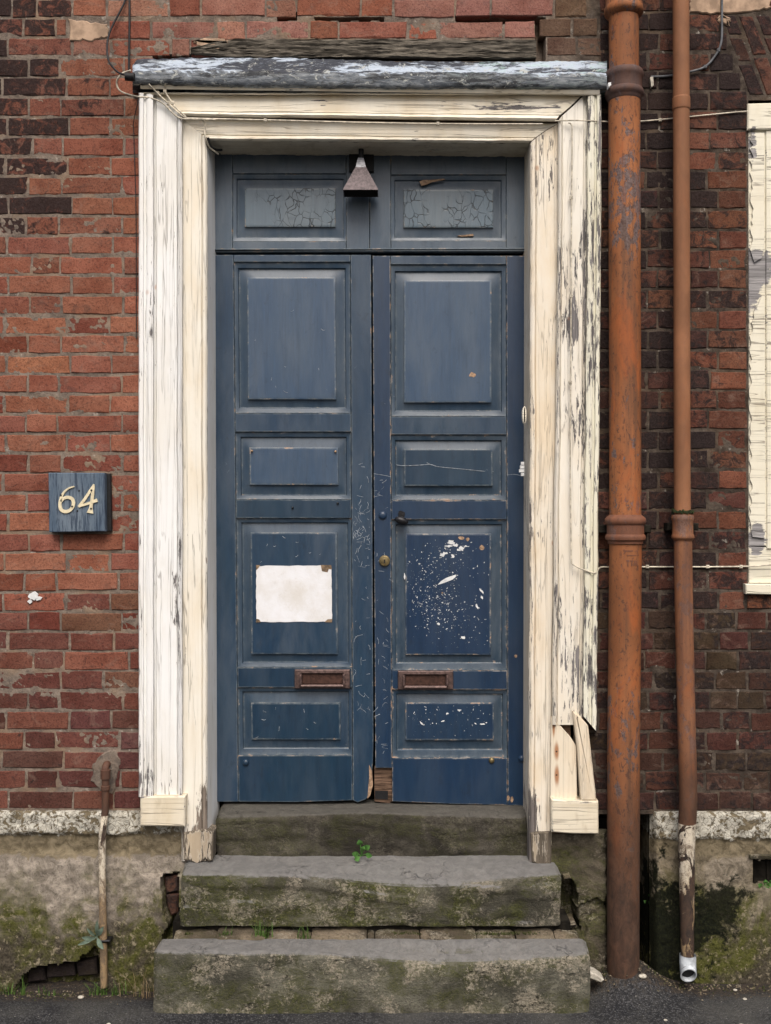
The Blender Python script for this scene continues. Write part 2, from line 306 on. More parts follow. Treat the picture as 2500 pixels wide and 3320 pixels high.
def mat_lead():
    m = M('weathered_lead'); v = m.vec((0.22, 1, 1)); a = m.op('ADD', m.op('MULTIPLY', m.noise(9, 5, 0.62, v, 0.8), 0.65), m.op('MULTIPLY', m.noise(44, 6, 0.72, v, 0.5), 0.35)); b = m.noise(70, 7, 0.74, v, 0.6); f = m.noise(150, 4, 0.7)
    c = m.mix(m.step(a, 0.47, 0.52), (0.38, 0.44, 0.52), (0.024, 0.028, 0.040))
    c = m.mix(m.step(b, 0.54, 0.64, 0, 0.55), c, (0.46, 0.52, 0.57))
    c = m.mix(m.step(m.noise(46, 6, 0.72, m.vec((0.3, 1, 1), (5, 5, 5)), 0.8), 0.53, 0.60, 0, 0.9), c, (0.022, 0.026, 0.036))
    gr = m.op('MULTIPLY', m.step(m.noise(12, 5, 0.65, m.vec((0.5, 1, 1), (2, 2, 2)), 0.5), 0.46, 0.58), m.step(m.xyz()[0], PX(1350), PX(1800)))
    c = m.mix(m.op('MULTIPLY', m.op('MULTIPLY', gr, m.step(b, 0.4, 0.6)), 0.8), c, (0.36, 0.55, 0.48))
    # dark crust on the front roll; its top stays pale, a painted highlight
    nz = m.op('MULTIPLY', m.op('SUBTRACT', m.noise(24, 7, 0.74, m.vec((0.5, 1, 1)), 0.9), 0.5), 0.055)
    nose = m.op('MULTIPLY', m.step(m.op('ADD', m.xyz()[1], nz), -0.070, -0.084), m.step(m.op('ADD', m.nrm()[2], m.op('MULTIPLY', nz, 8.0)), 0.42, 0.22))
    c = m.mix(m.op('MULTIPLY', nose, 0.82), c, m.mix(m.step(b, 0.42, 0.60), (0.012, 0.014, 0.017), (0.15, 0.16, 0.165)))
    sp = m.step(m.noise(40, 6, 0.74, m.vec((0.55, 1, 1), (7, 7, 7)), 0.9), 0.575, 0.63, 0, 0.8)
    c = m.mix(sp, c, (0.42, 0.43, 0.40))
    return m.done(c, 0.6, m.bump(m.op('ADD', b, m.op('MULTIPLY', f, 0.4)), 0.8, 0.006), 0.35)

def mat_timber(name, base=(0.10, 0.088, 0.072), grain='h', dark=0.5, seed=0.0):
    m = M(name); k = (0.07, 1, 1) if grain == 'h' else (1, 1, 0.07); v = m.vec(k, (seed, seed, seed))
    a = m.noise(110, 6, 0.7, v, 0.4); b = m.noise(30, 5, 0.65, v, 0.6); c0 = m.noise(5, 5, 0.65)
    c = m.mix(m.step(a, 0.35, 0.65), tuple(x * 0.35 for x in base), tuple(x * 1.9 for x in base))
    c = m.mix(m.step(b, 0.5, 0.66, 0, 0.8), c, tuple(x * 0.18 for x in base))
    c = m.mix(m.step(c0, 0.45, 0.65, 0, dark), c, tuple(x * 0.3 for x in base))
    return m.done(c, 0.95, m.bump(m.op('ADD', a, b), 0.8, 0.006), 0.1)

def mat_asphalt():
    m = M('asphalt'); cell = m.vor(150, 'F1', None, 1); d = m.vor(150, 'F1'); a = m.noise(2.2, 5, 0.6); f = m.noise(60, 6, 0.7)
    c = m.mix(cell, (0.022, 0.023, 0.026), (0.085, 0.085, 0.09), 'MIX')
    n = m.N('ShaderNodeSeparateColor'); m.L(cell, n.inputs[0]); k = n.outputs[0]
    c = m.mix(m.step(k, 0.2, 0.95), (0.020, 0.021, 0.025), (0.088, 0.088, 0.092))
    c = m.mix(m.step(d, 0.25, 0.6, 0, 0.75), c, (0.012, 0.012, 0.013))
    c = m.mix(m.step(m.op('ADD', a, m.op('MULTIPLY', f, 0.3)), 0.55, 0.85, 0, 0.6), c, (0.085, 0.083, 0.075))
    ed = m.step(m.op('ADD', m.xyz()[1], m.op('MULTIPLY', m.op('SUBTRACT', f, 0.5), 0.16)), -0.17, -0.08)   # earth washed up against the wall
    c = m.mix(m.op('MULTIPLY', ed, m.step(f, 0.3, 0.6, 0.5, 1)), c, m.mix(m.step(f, 0.4, 0.65), (0.018, 0.014, 0.011), (0.062, 0.048, 0.036)))
    sp = m.vor(34, 'F1', m.vec((1, 1, 1), (3, 3, 3)))
    c = m.mix(m.step(sp, 0.05, 0.09, 0.8, 0), c, (0.30, 0.29, 0.26))
    h = m.op('SUBTRACT', m.op('MULTIPLY', f, 0.6), m.op('MULTIPLY', d, 0.9))
    return m.done(c, 0.9, m.bump(h, 0.9, 0.006), 0.2)

def mat_leaf(name, c1, c2, ro=0.55):
    m = M(name); f = m.noise(60, 4, 0.6); n = m.mix(m.step(f, 0.35, 0.65), c1, c2)
    return m.done(n, ro, m.bump(f, 0.3, 0.002), 0.3)

MT = {}
MT['brick'] = mat_brick(); MT['mortar'] = mat_mortar()
CR1, CR2 = (0.76, 0.715, 0.61), (0.73, 0.65, 0.51)
MT['arch_l'] = mat_paint('white_paint_fairly_sound', (0.74, 0.745, 0.74), (0.69, 0.675, 0.635), 'v', 0.34, seed=1, dirt=0.15, spots=((478, 2250, 40, 600, .05), (500, 2540, 120, 120, .05), (588, 1900, 22, 500, .07)))
MT['jamb_l'] = mat_paint('cream_paint_on_left_lining', (0.72, 0.69, 0.615), (0.69, 0.62, 0.50), 'v', 0.24, seed=4, dirt=0.25, spots=((670, 2620, 60, 150, .12), (650, 2730, 130, 120, .14), (600, 1720, 40, 60, .05)), wood=(0.20, 0.165, 0.135))
MT['arch_h'] = mat_paint('cream_paint_on_head', CR1, (0.67, 0.59, 0.45), 'h', 0.24, seed=6, dirt=0.25, spots=((1700, 360, 330, 32, .10), (1040, 350, 60, 30, .10), (1650, 360, 90, 25, .05)))
MT['jamb_h'] = mat_paint('cream_paint_on_head_lining', CR1, CR2, 'h', 0.12, seed=9, dirt=0.3)
MT['arch_r'] = mat_paint('cream_paint_badly_flaked', (0.71, 0.68, 0.61), (0.66, 0.60, 0.50), 'v', 0.56, seed=12, dirt=0.2, spots=((1860, 2250, 120, 330, .09), (1890, 1300, 25, 1200, .06), (1850, 1050, 40, 90, .12)))
MT['band_r'] = mat_paint('yellowed_paint_badly_flaked', (0.69, 0.67, 0.56), (0.63, 0.60, 0.47), 'v', 0.74, seed=15, dirt=0.3)
MT['jamb_r'] = mat_paint('cream_paint_on_right_lining', (0.70, 0.65, 0.56), (0.66, 0.56, 0.42), 'v', 0.38, seed=17, dirt=0.35, spots=((1720, 2650, 40, 190, .12), (1745, 2760, 80, 90, .16), (1715, 1700, 16, 900, .06)), wood=(0.17, 0.15, 0.14))
MT['block'] = mat_paint('cream_paint_on_plinth_block', (0.66, 0.60, 0.48), (0.58, 0.50, 0.36), 'h', 0.26, seed=20, dirt=0.6, rust=0.9)
MT['board'] = mat_paint('bare_cream_board', (0.68, 0.61, 0.49), (0.62, 0.50, 0.35), 'v', 0.40, seed=23, wood=(0.32, 0.25, 0.18), dirt=0.4, rust=1.0, nails=((1804, 2436, 11, 40), (1804, 2512, 11, 46), (1795, 2350, 7, 50)))
MT['win'] = mat_paint('thick_cream_paint_curling', (0.70, 0.665, 0.55), (0.66, 0.61, 0.48), 'h', 0.28, seed=27, wood=(0.26, 0.25, 0.25), crack=0.8, spots=((2440, 900, 45, 150, .35), (2455, 1750, 40, 90, .35), (2480, 870, 60, 90, .25), (2440, 470, 22, 90, .22)))
MT['door'] = mat_door('navy_door_paint', dusty=0.30, seed=2)
MT['door_low'] = mat_door('navy_door_paint_lower', base=(0.0055, 0.023, 0.050), dusty=0.14, seed=5, grime=0.5)
MT['door_r'] = mat_door('navy_door_paint_scuffed', base=(0.0055, 0.022, 0.056), dusty=0.12, wear=1.15, seed=8)
MT['mould'] = mat_door('dusty_navy_moulding', base=(0.016, 0.037, 0.068), dusty=0.32, wear=0.75, seed=33)
MT['mould_r'] = mat_door('dusty_worn_navy_moulding', base=(0.014, 0.034, 0.062), dusty=0.40, wear=1.3, seed=37)
MT['field_up'] = mat_door('navy_field_with_sky_sheen', base=(0.026, 0.055, 0.104), dusty=0.28, seed=11, grime=0.25)  # upper fields lightened: sky sheen put into the colour, with some dust
MT['splat'] = mat_door('navy_field_paint_spattered', base=(0.005, 0.021, 0.056), dusty=0.10, wear=1.0, splash=0.0, seed=14)
MT['splat2'] = mat_door('navy_field_lightly_spattered', base=(0.005, 0.021, 0.054), dusty=0.10, wear=1.0, splash=0.0, seed=19)
MT['transom'] = mat_door('dusty_navy_transom', base=(0.040, 0.068, 0.104), dusty=0.75, seed=21, grime=0.35)
MT['transom_f'] = mat_door('crazed_navy_transom_field', base=(0.085, 0.128, 0.165), dusty=0.5, crackle=0.9, seed=24, grime=0.2)
MT['step'] = mat_stone('gritstone_step', base=(0.108, 0.103, 0.080), seed=1, lichen=0.9, moss=0.7)
MT['step2'] = mat_stone('gritstone_upper_step', base=(0.092, 0.086, 0.066), seed=6, lichen=0.7, moss=0.85)
MT['sill'] = mat_stone('dark_threshold_stone', base=(0.058, 0.052, 0.042), seed=9, lichen=0.15, moss=0.4, top=(0.12, 0.113, 0.10))
MT['rubble'] = mat_stone('sandstone_packing', base=(0.15, 0.12, 0.085), seed=12, lichen=0.7, moss=0.45, top=None)
MT['stub'] = mat_stone('mossy_rendered_stone', base=(0.10, 0.085, 0.062), seed=16, lichen=0.6, moss=0.8, top=None)
MT['plinth_l'] = mat_plinth('render_plinth', 0); MT['plinth_r'] = mat_plinth('render_plinth_stained', 1)
MT['soil_pipe'] = mat_rust('rusted_iron', (0.250, 0.094, 0.036), dark=(0.085, 0.045, 0.027), patch=0.9, seed=3)
MT['collar'] = mat_rust('rusted_collar_iron', (0.15, 0.062, 0.035), patch=0.5, seed=5)
MT['collar_dk'] = mat_rust('dark_collar_iron', (0.085, 0.052, 0.045), patch=0.5, seed=7)
MT['down_up'] = mat_rust('brown_painted_pipe', (0.225, 0.100, 0.048), patch=0.05, seed=9, fine=0.3)
MT['down_lo'] = mat_rust('brown_iron_pipe', (0.19, 0.082, 0.04), patch=0.5, zpaint=2648, peel=1.0, seed=11)
MT['gas'] = mat_rust('old_gas_pipe', (0.12, 0.055, 0.033), patch=0.2, zpaint=2632, peel=-0.9, seed=15)
MT['lead'] = mat_lead(); MT['lintel'] = mat_timber('rotted_lintel_wood'); MT['bare'] = mat_timber('bare_brown_wood', (0.11, 0.07, 0.048), 'h', 0.4, 3)
MT['asphalt'] = mat_asphalt()
MT['lamp'] = mat_plain('lamp_brown_metal', (0.10, 0.078, 0.082), 0.55, 0.35, 90, 0.3, 0.2)
MT['lamp_neck'] = mat_plain('lamp_neck_grey', (0.33, 0.33, 0.35), 0.5, 0.3, 90, 0.2, 0.3)
MT['black'] = mat_plain('black_metal_and_hollow', (0.010, 0.010, 0.011), 0.6, 0.3, 80, 0.2)
MT['bronze'] = mat_plain('worn_letterbox_metal', (0.115, 0.074, 0.066), 0.42, 0.4, 70, 0.3, 0.45, 0.5)
MT['bronze_dk'] = mat_plain('letterbox_flap', (0.060, 0.029, 0.021), 0.55, 0.4, 70, 0.3, 0.2)
MT['brass'] = mat_plain('dull_brass', (0.22, 0.17, 0.085), 0.4, 0.3, 120, 0.2, 0.7, 0.5)
MT['num'] = mat_plain('pale_brass_numeral', (0.66, 0.58, 0.40), 0.5, 0.15, 60, 0.15, 0.15, 0.5)
MT['iron'] = mat_plain('dark_iron', (0.018, 0.018, 0.021), 0.4, 0.4, 60, 0.2, 0.5, 0.5)
def mat_paper():
    m = M('weathered_white_paper'); a = m.noise(11, 5, 0.6); b = m.noise(60, 6, 0.72, None, 1.0); cr = m.noise(14, 4, 0.55, None, 1.2)
    c = m.mix(m.step(a, 0.35, 0.7), (0.70, 0.71, 0.74), (0.62, 0.61, 0.60))
    c = m.mix(m.op('MULTIPLY', m.step(m.op('ADD', m.blob(960, 1935, 70, 80, .13), m.op('MULTIPLY', m.op('SUBTRACT', b, .5), 1.2)), 0.0, 0.9), 0.45), c, (0.52, 0.48, 0.41))
    c = m.mix(m.step(b, 0.62, 0.70, 0, 0.5), c, (0.42, 0.40, 0.37))
    ln = m.step(m.op('ABSOLUTE', m.op('SUBTRACT', cr, 0.5)), 0.001, 0.006, 1, 0)
    c = m.mix(m.op('MULTIPLY', ln, m.step(a, 0.5, 0.6, 0, 0.45)), c, (0.35, 0.34, 0.32))
    return m.done(c, 0.7, m.bump(m.op('ADD', a, m.op('MULTIPLY', b, 0.3)), 0.5, 0.004), 0.3)
MT['paper'] = mat_paper()
MT['stain'] = mat_plain('rusty_corner_stain', (0.20, 0.14, 0.09), 0.8, 0.5, 60, 0.2)
MT['cable_w'] = mat_plain('dirty_white_cable', (0.52, 0.47, 0.38), 0.6, 0.35, 50, 0.1)
MT['cable_g'] = mat_plain('grey_cable', (0.10, 0.105, 0.115), 0.6, 0.3, 50, 0.1)
MT['cable_k'] = mat_plain('black_cable', (0.018, 0.018, 0.020), 0.6, 0.3, 50, 0.1)
MT['shoe'] = mat_plain('pale_grey_plastic', (0.42, 0.45, 0.48), 0.5, 0.3, 26, 0.15)
MT['white'] = mat_plain('white_splash', (0.62, 0.63, 0.63), 0.7, 0.12, 60, 0.2)
MT['scuff'] = mat_plain('pale_scuff', (0.30, 0.33, 0.36), 0.8, 0.4, 80, 0.1)
MT['tan_chip'] = mat_plain('bare_wood_chip', (0.30, 0.20, 0.13), 0.85, 0.4, 70, 0.3)
MT['patch'] = mat_plain('cement_patch', (0.36, 0.255, 0.18), 0.95, 0.3, 18, 0.5, 0, 0.1)
MT['dark'] = mat_plain('hall_darkness', (0.02, 0.017, 0.014), 0.95, 0.3, 20, 0.2, 0, 0.1)
MT['core'] = mat_plain('rubble_core', (0.016, 0.014, 0.011), 0.95, 0.6, 20, 0.8, 0, 0.1)
MT['grass'] = mat_leaf('grass_blade', (0.045, 0.085, 0.016), (0.09, 0.16, 0.035))
MT['dry'] = mat_leaf('dry_stalk', (0.16, 0.115, 0.065), (0.30, 0.22, 0.13), 0.8)
MT['clover'] = mat_leaf('fresh_leaf', (0.04, 0.115, 0.022), (0.075, 0.18, 0.04))
MT['sage'] = mat_leaf('grey_green_leaf', (0.085, 0.12, 0.09), (0.14, 0.185, 0.14))
MT['moss'] = mat_leaf('black_moss', (0.010, 0.014, 0.005), (0.03, 0.04, 0.012), 0.95)
MT['moss_green'] = mat_leaf('green_moss', (0.028, 0.034, 0.009), (0.07, 0.082, 0.022), 0.95)
MT['stone_w'] = mat_plain('pale_pebble', (0.42, 0.39, 0.33), 0.85, 0.3, 80, 0.3)

def mat_sign():
    m = M('weathered_blue_board'); v = m.vec((1, 1, 0.09)); a = m.noise(120, 6, 0.7, v, 0.3); b = m.noise(9, 4, 0.6, m.vec((1, 1, 0.3)))
    c = m.mix(m.step(b, 0.35, 0.65), (0.060, 0.092, 0.135), (0.13, 0.165, 0.205))
    c = m.mix(m.step(a, 0.48, 0.62, 0, 0.85), c, (0.018, 0.03, 0.055)); c = m.mix(m.step(a, 0.36, 0.30, 0, 0.6), c, (0.20, 0.25, 0.29))
    return m.done(c, 0.7, m.bump(a, 0.6, 0.003), 0.3)
MT['sign'] = mat_sign()

# ------------------------------------------------------------------ mesh kit
class MB:
    def __init__(s): s.v = []; s.f = []; s.w = []
    def add(s, vs_, fs, wear=0.0):
        o = len(s.v); s.v += [Vector(q) for q in vs_]; s.f += [tuple(i + o for i in f) for f in fs]
        s.w += list(wear) if isinstance(wear, (list, tuple)) else [wear] * len(vs_)
        return o
    def grid(s, fn, nu, nv, wear=0.0, closeu=False):
        vs_ = [fn(i / nu, j / nv) for j in range(nv + 1) for i in range(nu + 1)]
        k = nu + 1
        s.add(vs_, [(j * k + i, j * k + i + 1, (j + 1) * k + i + 1, (j + 1) * k + i) for j in range(nv) for i in range(nu)], wear)
    def loft(s, rings, closed=True, cap=False, wear=None):
        n = len(rings[0]); vs_ = [p for r in rings for p in r]; fs = []
        for j in range(len(rings) - 1):
            for i in range(n if closed else n - 1):
                k = (i + 1) % n; fs.append((j * n + i, j * n + k, (j + 1) * n + k, (j + 1) * n + i))
        if cap: fs.append(tuple(range(n))); fs.append(tuple((len(rings) - 1) * n + i for i in range(n)))
        s.add(vs_, fs, [wear[j] for j in range(len(rings)) for i in range(n)] if wear else 0.0)
    def prism(s, pts, yf, yb, bev=0.0, jit=0.0):      # photo-pixel outline -> solid between depths yf (front) and yb
        c = Vector((sum(p[0] for p in pts) / len(pts), sum(p[1] for p in pts) / len(pts)))
        q = [Vector((p[0] + random.uniform(-jit, jit), p[1] + random.uniform(-jit, jit))) for p in pts]
        def ring(inset, y):
            out = []; n = len(q)
            for i in range(n):
                a, b_, d = q[i - 1], q[i], q[(i + 1) % n]
                if inset:
                    e1 = (b_ - a).normalized(); e2 = (d - b_).normalized()
                    n1 = Vector((-e1.y, e1.x)); n2 = Vector((-e2.y, e2.x)); m_ = n1 + n2
                    m_ = m_ / max(0.3, m_.dot(n1)) if m_.length > 1e-6 else n1
                    if sgn < 0: m_ = -m_
                    r = b_ + m_ * inset
                else: r = b_
                out.append(P(r.x, r.y, yf) + Vector((0, y - yf, 0)))
            return out
        sgn = 1 if sum(q[i].x * q[(i + 1) % len(q)].y - q[(i + 1) % len(q)].x * q[i].y for i in range(len(q))) > 0 else -1
        rings = [ring(0, yb)]
        if bev: rings += [ring(0, yf + bev * S), ring(bev, yf), ring(bev * 2 + 2, yf)]
        else: rings += [ring(0, yf)]
        s.loft(rings, True, True, [0.0, 1.0, 1.0, 0.0] if bev else None)
    def rect(s, x0, y0, x1, y1, yf, yb, bev=0.0): s.prism([(x0, y0), (x1, y0), (x1, y1), (x0, y1)], yf, yb, bev)
    def tube(s, pts, r, seg=12, cap=True):
        n = len(pts); rings = []; up = Vector((0.31, 0.27, 0.9)).normalized()
        for i, p in enumerate(pts):
            t = (pts[min(n - 1, i + 1)] - pts[max(0, i - 1)]).normalized()
            a = t.cross(up)
            if a.length < 0.05: a = t.cross(Vector((1, 0, 0)))
            a.normalize(); b_ = t.cross(a); rr = r[i] if isinstance(r, (list, tuple)) else r
            rings.append([p + (a * math.cos(2 * math.pi * k / seg) + b_ * math.sin(2 * math.pi * k / seg)) * rr for k in range(seg)])
        s.loft(rings, True, cap)
    def vpipe(s, prof, seg=40, wob=0.0):     # prof: (px, py, axis y, radius m) stations of a near-vertical turned pipe
        rings = []
        for (px, py, y, r) in prof:
            c = P(px, py, y); ring = []
            for k in range(seg):
                a = 2 * math.pi * k / seg; rr = r + wob * mn.noise(Vector((math.cos(a) * 3, math.sin(a) * 3, c.z * 14)))
                ring.append(c + Vector((math.cos(a) * rr, math.sin(a) * rr, 0)))
            rings.append(ring)
        s.loft(rings, True, True)
    def build(s, name, mat, parent=None, smooth=35, label=None, cat=None, group=None, kind=None, recalc=True):
        me = bpy.data.meshes.new(name); vs_ = s.v
        lo = Vector((min(v.x for v in vs_), min(v.y for v in vs_), min(v.z for v in vs_))); hi = Vector((max(v.x for v in vs_), max(v.y for v in vs_), max(v.z for v in vs_)))
        c = Vector(((lo.x + hi.x) / 2, (lo.y + hi.y) / 2, lo.z))
        me.from_pydata([tuple(v - c) for v in vs_], [], s.f)
        if any(s.w):
            at = me.attributes.new('wear', 'FLOAT', 'POINT'); at.data.foreach_set('value', [float(x) for x in s.w])
        if recalc:
            bm = bmesh.new(); bm.from_mesh(me); bmesh.ops.recalc_face_normals(bm, faces=bm.faces); bm.to_mesh(me); bm.free()
        if smooth:
            me.shade_smooth(); me.set_sharp_from_angle(angle=R(smooth))
        me.materials.append(MT[mat] if isinstance(mat, str) else mat)
        o = bpy.data.objects.new(name, me); col.objects.link(o)
        if parent is not None: o.parent = parent; o.location = c - wloc(parent)
        else: o.location = c
        tag(o, label, cat, group, kind)
        return o
def wloc(o):
    l = o.location.copy()
    while o.parent: o = o.parent; l += o.location
    return l
def tag(o, label=None, cat=None, group=None, kind=None):
    for k, x in (('label', label), ('category', cat), ('group', group), ('kind', kind)):
        if x: o[k] = x
    return o
def thing(name, label, cat, loc, group=None):
    o = bpy.data.objects.new(name, None); col.objects.link(o); o.location = loc; o.empty_display_size = 0.05
    return tag(o, label, cat, group)
def spline(pts, sub=8):                  # Catmull-Rom through (px, py, y)
    v = [P(*p) for p in pts]; out = []
    for i in range(len(v) - 1):
        a, b, c, d = v[max(0, i - 1)], v[i], v[i + 1], v[min(len(v) - 1, i + 2)]
        for k in range(sub):
            t = k / sub
            out.append(0.5 * ((2 * b) + (c - a) * t + (2 * a - 5 * b + 4 * c - d) * t * t + (3 * b - a - 3 * c + d) * t ** 3))
    return out + [v[-1]]
def fbm(x, y, z=0.0, o=4): return mn.fractal(Vector((x, y, z)), 1.0, 2.0, o)
def lerp(a, b, t): return a + (b - a) * t
def interp(tab, x):
    if x <= tab[0][0]: return tab[0][1]
    for (a, b), (c, d) in zip(tab, tab[1:]):
        if x <= c: return lerp(b, d, (x - a) / (c - a))
    return tab[-1][1]
def sst(a, b, x):
    t = max(0.0, min(1.0, (x - a) / (b - a))); return t * t * (3 - 2 * t)

# ================================================================== GROUND AND CORE OF THE BUILDING
def ground_z(x, y):
    return lerp(0.032, 0.026 * sst(0.6, 0.9, x), sst(-0.27, -0.02, y)) + 0.115 * math.exp(-((x - 0.915) / .12) ** 2 - ((y + .04) / .12) ** 2) + (0.006 * fbm(x * 5, y * 5) if abs(x) < 4 and y > -4 else 0)
def make_ground():
    xs = [-90, -40, -18, -8, -4] + [-2.2 + 0.02 * i for i in range(221)] + [4, 8, 18, 40, 90]
    ys = [0.5, 0.3] + [0.2 - 0.02 * i for i in range(46)] + [-0.8 - 0.1 * i for i in range(20)] + [-4, -8, -18, -40, -120]
    b = MB(); n = len(xs)
    vs_ = [Vector((x, y, ground_z(x, y))) for y in ys for x in xs]
    b.add(vs_, [(j * n + i, j * n + i + 1, (j + 1) * n + i + 1, (j + 1) * n + i) for j in range(len(ys) - 1) for i in range(n - 1)])
    b.build('ground', 'asphalt', kind='structure', smooth=60)
    # the dark hall behind the doors and the thickness of the walls (nothing but gaps shows them)
    h = MB()
    def bx(x0, x1, y0, y1, z0, z1):
        v = [(x, y, z) for z in (z0, z1) for y in (y0, y1) for x in (x0, x1)]
        h.add(v, [(0, 1, 3, 2), (4, 5, 7, 6), (0, 1, 5, 4), (2, 3, 7, 6), (0, 2, 6, 4), (1, 3, 7, 5)])
    bx(-1.0, 1.0, 1.5, 1.6, 0, 3.6); bx(-1.0, -0.9, 0.2, 1.5, 0, 3.6); bx(0.9, 1.0, 0.2, 1.5, 0, 3.6)
    bx(-0.9, 0.9, 0.17, 1.5, 0.45, 0.60); bx(-0.9, 0.9, 0.2, 1.5, 3.5, 3.6)
    h.build('hallway', 'dark', kind='structure', smooth=0)
make_ground()
# ================================================================== BRICK WALLS
def brick_mesh(L, H, seed, chip):
    rg = random.Random(seed); hx, hz = L / 2, H / 2
    nx = 4 if L > 0.15 else 3
    out = [(-hx + L * i / nx, -hz) for i in range(nx)] + [(hx, -hz), (hx, 0)] + [(hx - L * i / nx, hz) for i in range(nx)] + [(-hx, hz), (-hx, 0)]
    def wob(p, a): return (p[0] + rg.uniform(-a, a), p[1] + rg.uniform(-a, a))
    r1 = [wob(p, 0.0022) for p in out]
    ins = []
    for i, p in enumerate(r1):
        k = rg.uniform(0.0015, 0.0038)
        if rg.random() < chip: k = rg.uniform(0.006, 0.016)
        ins.append((p[0] - math.copysign(min(k, abs(p[0])), p[0]) * (1 if abs(abs(p[0]) - hx) < 0.004 else 0.0),
                    p[1] - math.copysign(min(k, abs(p[1])), p[1]) * (1 if abs(abs(p[1]) - hz) < 0.004 else 0.0)))
    n = len(out); me = bpy.data.meshes.new('brick')
    v = [(p[0], 0.05, p[1]) for p in r1] + [(p[0], rg.uniform(0.0018, 0.0040), p[1]) for p in r1] + [(p[0], rg.uniform(-0.0008, 0.0010), p[1]) for p in ins]
    f = []
    for j in range(2):
        for i in range(n):
            k = (i + 1) % n; f.append((j * n + i, j * n + k, (j + 1) * n + k, (j + 1) * n + i))
    f.append(tuple(2 * n + i for i in range(n)))
    me.from_pydata(v, [], f); bm = bmesh.new(); bm.from_mesh(me); bmesh.ops.recalc_face_normals(bm, faces=bm.faces); bm.to_mesh(me); bm.free()
    me.shade_smooth(); me.set_sharp_from_angle(angle=R(22)); me.materials.append(MT['brick']); return me
LS, LH, HB = 0.226, 0.108, 0.0655
SM = [brick_mesh(LS, HB, 100 + i, 0.10) for i in range(12)]; HM = [brick_mesh(LH, HB, 200 + i, 0.12) for i in range(10)]

wallL = thing('brick_wall', 'red brick wall left of and above the blue double door', 'brick wall', Vector((PX(100), 0.0, 0.0)))
wallR = thing('brick_wall', 'soot blackened brick wall behind the two drainpipes', 'brick wall', Vector((PX(2200), 0.0, 0.0)))
bcount = {}
def brick(wall, x0, x1, y0, y1, colr, soot, jy=0.002, rot=0.0):
    w_, h_ = (x1 - x0) * S, (y1 - y0) * S
    if w_ < 0.02: return
    me = random.choice(SM if w_ > 0.16 else HM); L = LS if w_ > 0.16 else LH
    o = bpy.data.objects.new('brick', me); col.objects.link(o); o.parent = wall
    c = P((x0 + x1) / 2, (y0 + y1) / 2, 0); c.y = random.uniform(-jy, jy)
    o.location = c - wall.location; o.scale = (w_ / L, 1, h_ / HB)
    o.rotation_euler = (R(random.uniform(-.6, .6)), R(rot + random.uniform(-.45, .45)), R(random.uniform(-.4, .4)))
    o.color = (*colr, soot); return o
def jitc(c, a=0.16):
    k = 1 + random.uniform(-a, a); return (c[0] * k, c[1] * k * (1 + random.uniform(-.06, .06)), c[2] * k * (1 + random.uniform(-.08, .08)))
ORANGE, RED, PINK, MAROON, PLUM, BROWN = (0.262, 0.106, 0.067), (0.228, 0.088, 0.058), (0.265, 0.130, 0.098), (0.145, 0.058, 0.043), (0.085, 0.043, 0.037), (0.155, 0.080, 0.052)
def col_left(x, y):
    r = random.random()
    if y < 1000:
        t = sst(430, 40, x + 260 * (r - .5)) * sst(1080, 560, y + 300 * (r - .5))
        if y < 200 and x > 240: t = 0.1
        a = jitc(random.choice((ORANGE, ORANGE, RED))); b_ = (0.12, 0.052, 0.038)
        return tuple(lerp(p, q, t * .8) for p, q in zip(a, b_)), 0.08 + 0.62 * t + random.uniform(-.08, .08)
    if y < 1500: return jitc(random.choice((ORANGE, ORANGE, RED, ORANGE, (0.19, 0.062, 0.04)))), random.choice((0.0, 0.05, 0.1, 0.3, 0.42 if y < 1100 else 0.2))
    if y < 1950: return jitc(random.choice((RED, ORANGE, RED, (0.18, 0.06, 0.04)))), random.choice((0.0, 0.1, 0.2, 0.25))
    t = sst(1950, 2500, y)
    a = random.choice((RED, MAROON, MAROON, (0.16, 0.05, 0.035), BROWN if r < .4 else MAROON)); b = random.choice((PLUM, MAROON, (0.085, 0.035, 0.03)))
    return jitc(tuple(lerp(p, q, t) for p, q in zip(a, b))), random.choice((0.15, 0.3, 0.4))
def col_top(x, y):
    if x > 1735: return jitc((0.12, 0.075, 0.05)), random.choice((0.2, 0.35))
    if x < 240 and y < 200: return col_left(x, y)
    return jitc(random.choice((PINK, PINK, RED, (0.26, 0.10, 0.06)))), random.choice((0.0, 0.05, 0.15))
def col_right(x, y):
    r = random.random()
    if x > 2250 and y < 2000 and r < .72 and y > 330: return jitc(random.choice(((0.125, 0.052, 0.034), (0.10, 0.043, 0.03), (0.15, 0.060, 0.037)))), random.choice((0.3, 0.42, 0.55))
    if y > 1950: return jitc(random.choice(((0.055, 0.028, 0.022), (0.075, 0.032, 0.024), (0.050, 0.025, 0.020), (0.050, 0.033, 0.022)))), random.choice((0.42, 0.5, 0.6))
    return jitc(random.choice(((0.105, 0.047, 0.032), (0.068, 0.032, 0.024), (0.13, 0.058, 0.038), (0.06, 0.03, 0.025)))), random.choice((0.5, 0.58, 0.64, 0.7, 0.75))
J = 8
def course(wall, joints, y0, y1, colf, xmin, xmax, far=None):
    js = [joints[0]] + [j + random.uniform(-5, 5) for j in joints[1:-1]] + [joints[-1]]
    for a, b in zip(js, js[1:]):
        if b < xmin or a > xmax: continue
        c, s_ = colf((a + b) / 2, (y0 + y1) / 2)
        dj = random.uniform(-2, 2)
        brick(wall, a + J / 2 + random.uniform(-2, 1), b - J / 2 + random.uniform(-1, 2), y0 + J / 2 + random.uniform(-1, 2.5) + dj, y1 - J / 2 + random.uniform(-2.5, 1) + dj, c, s_)
def yl(k): return 57 + 64.2 * k
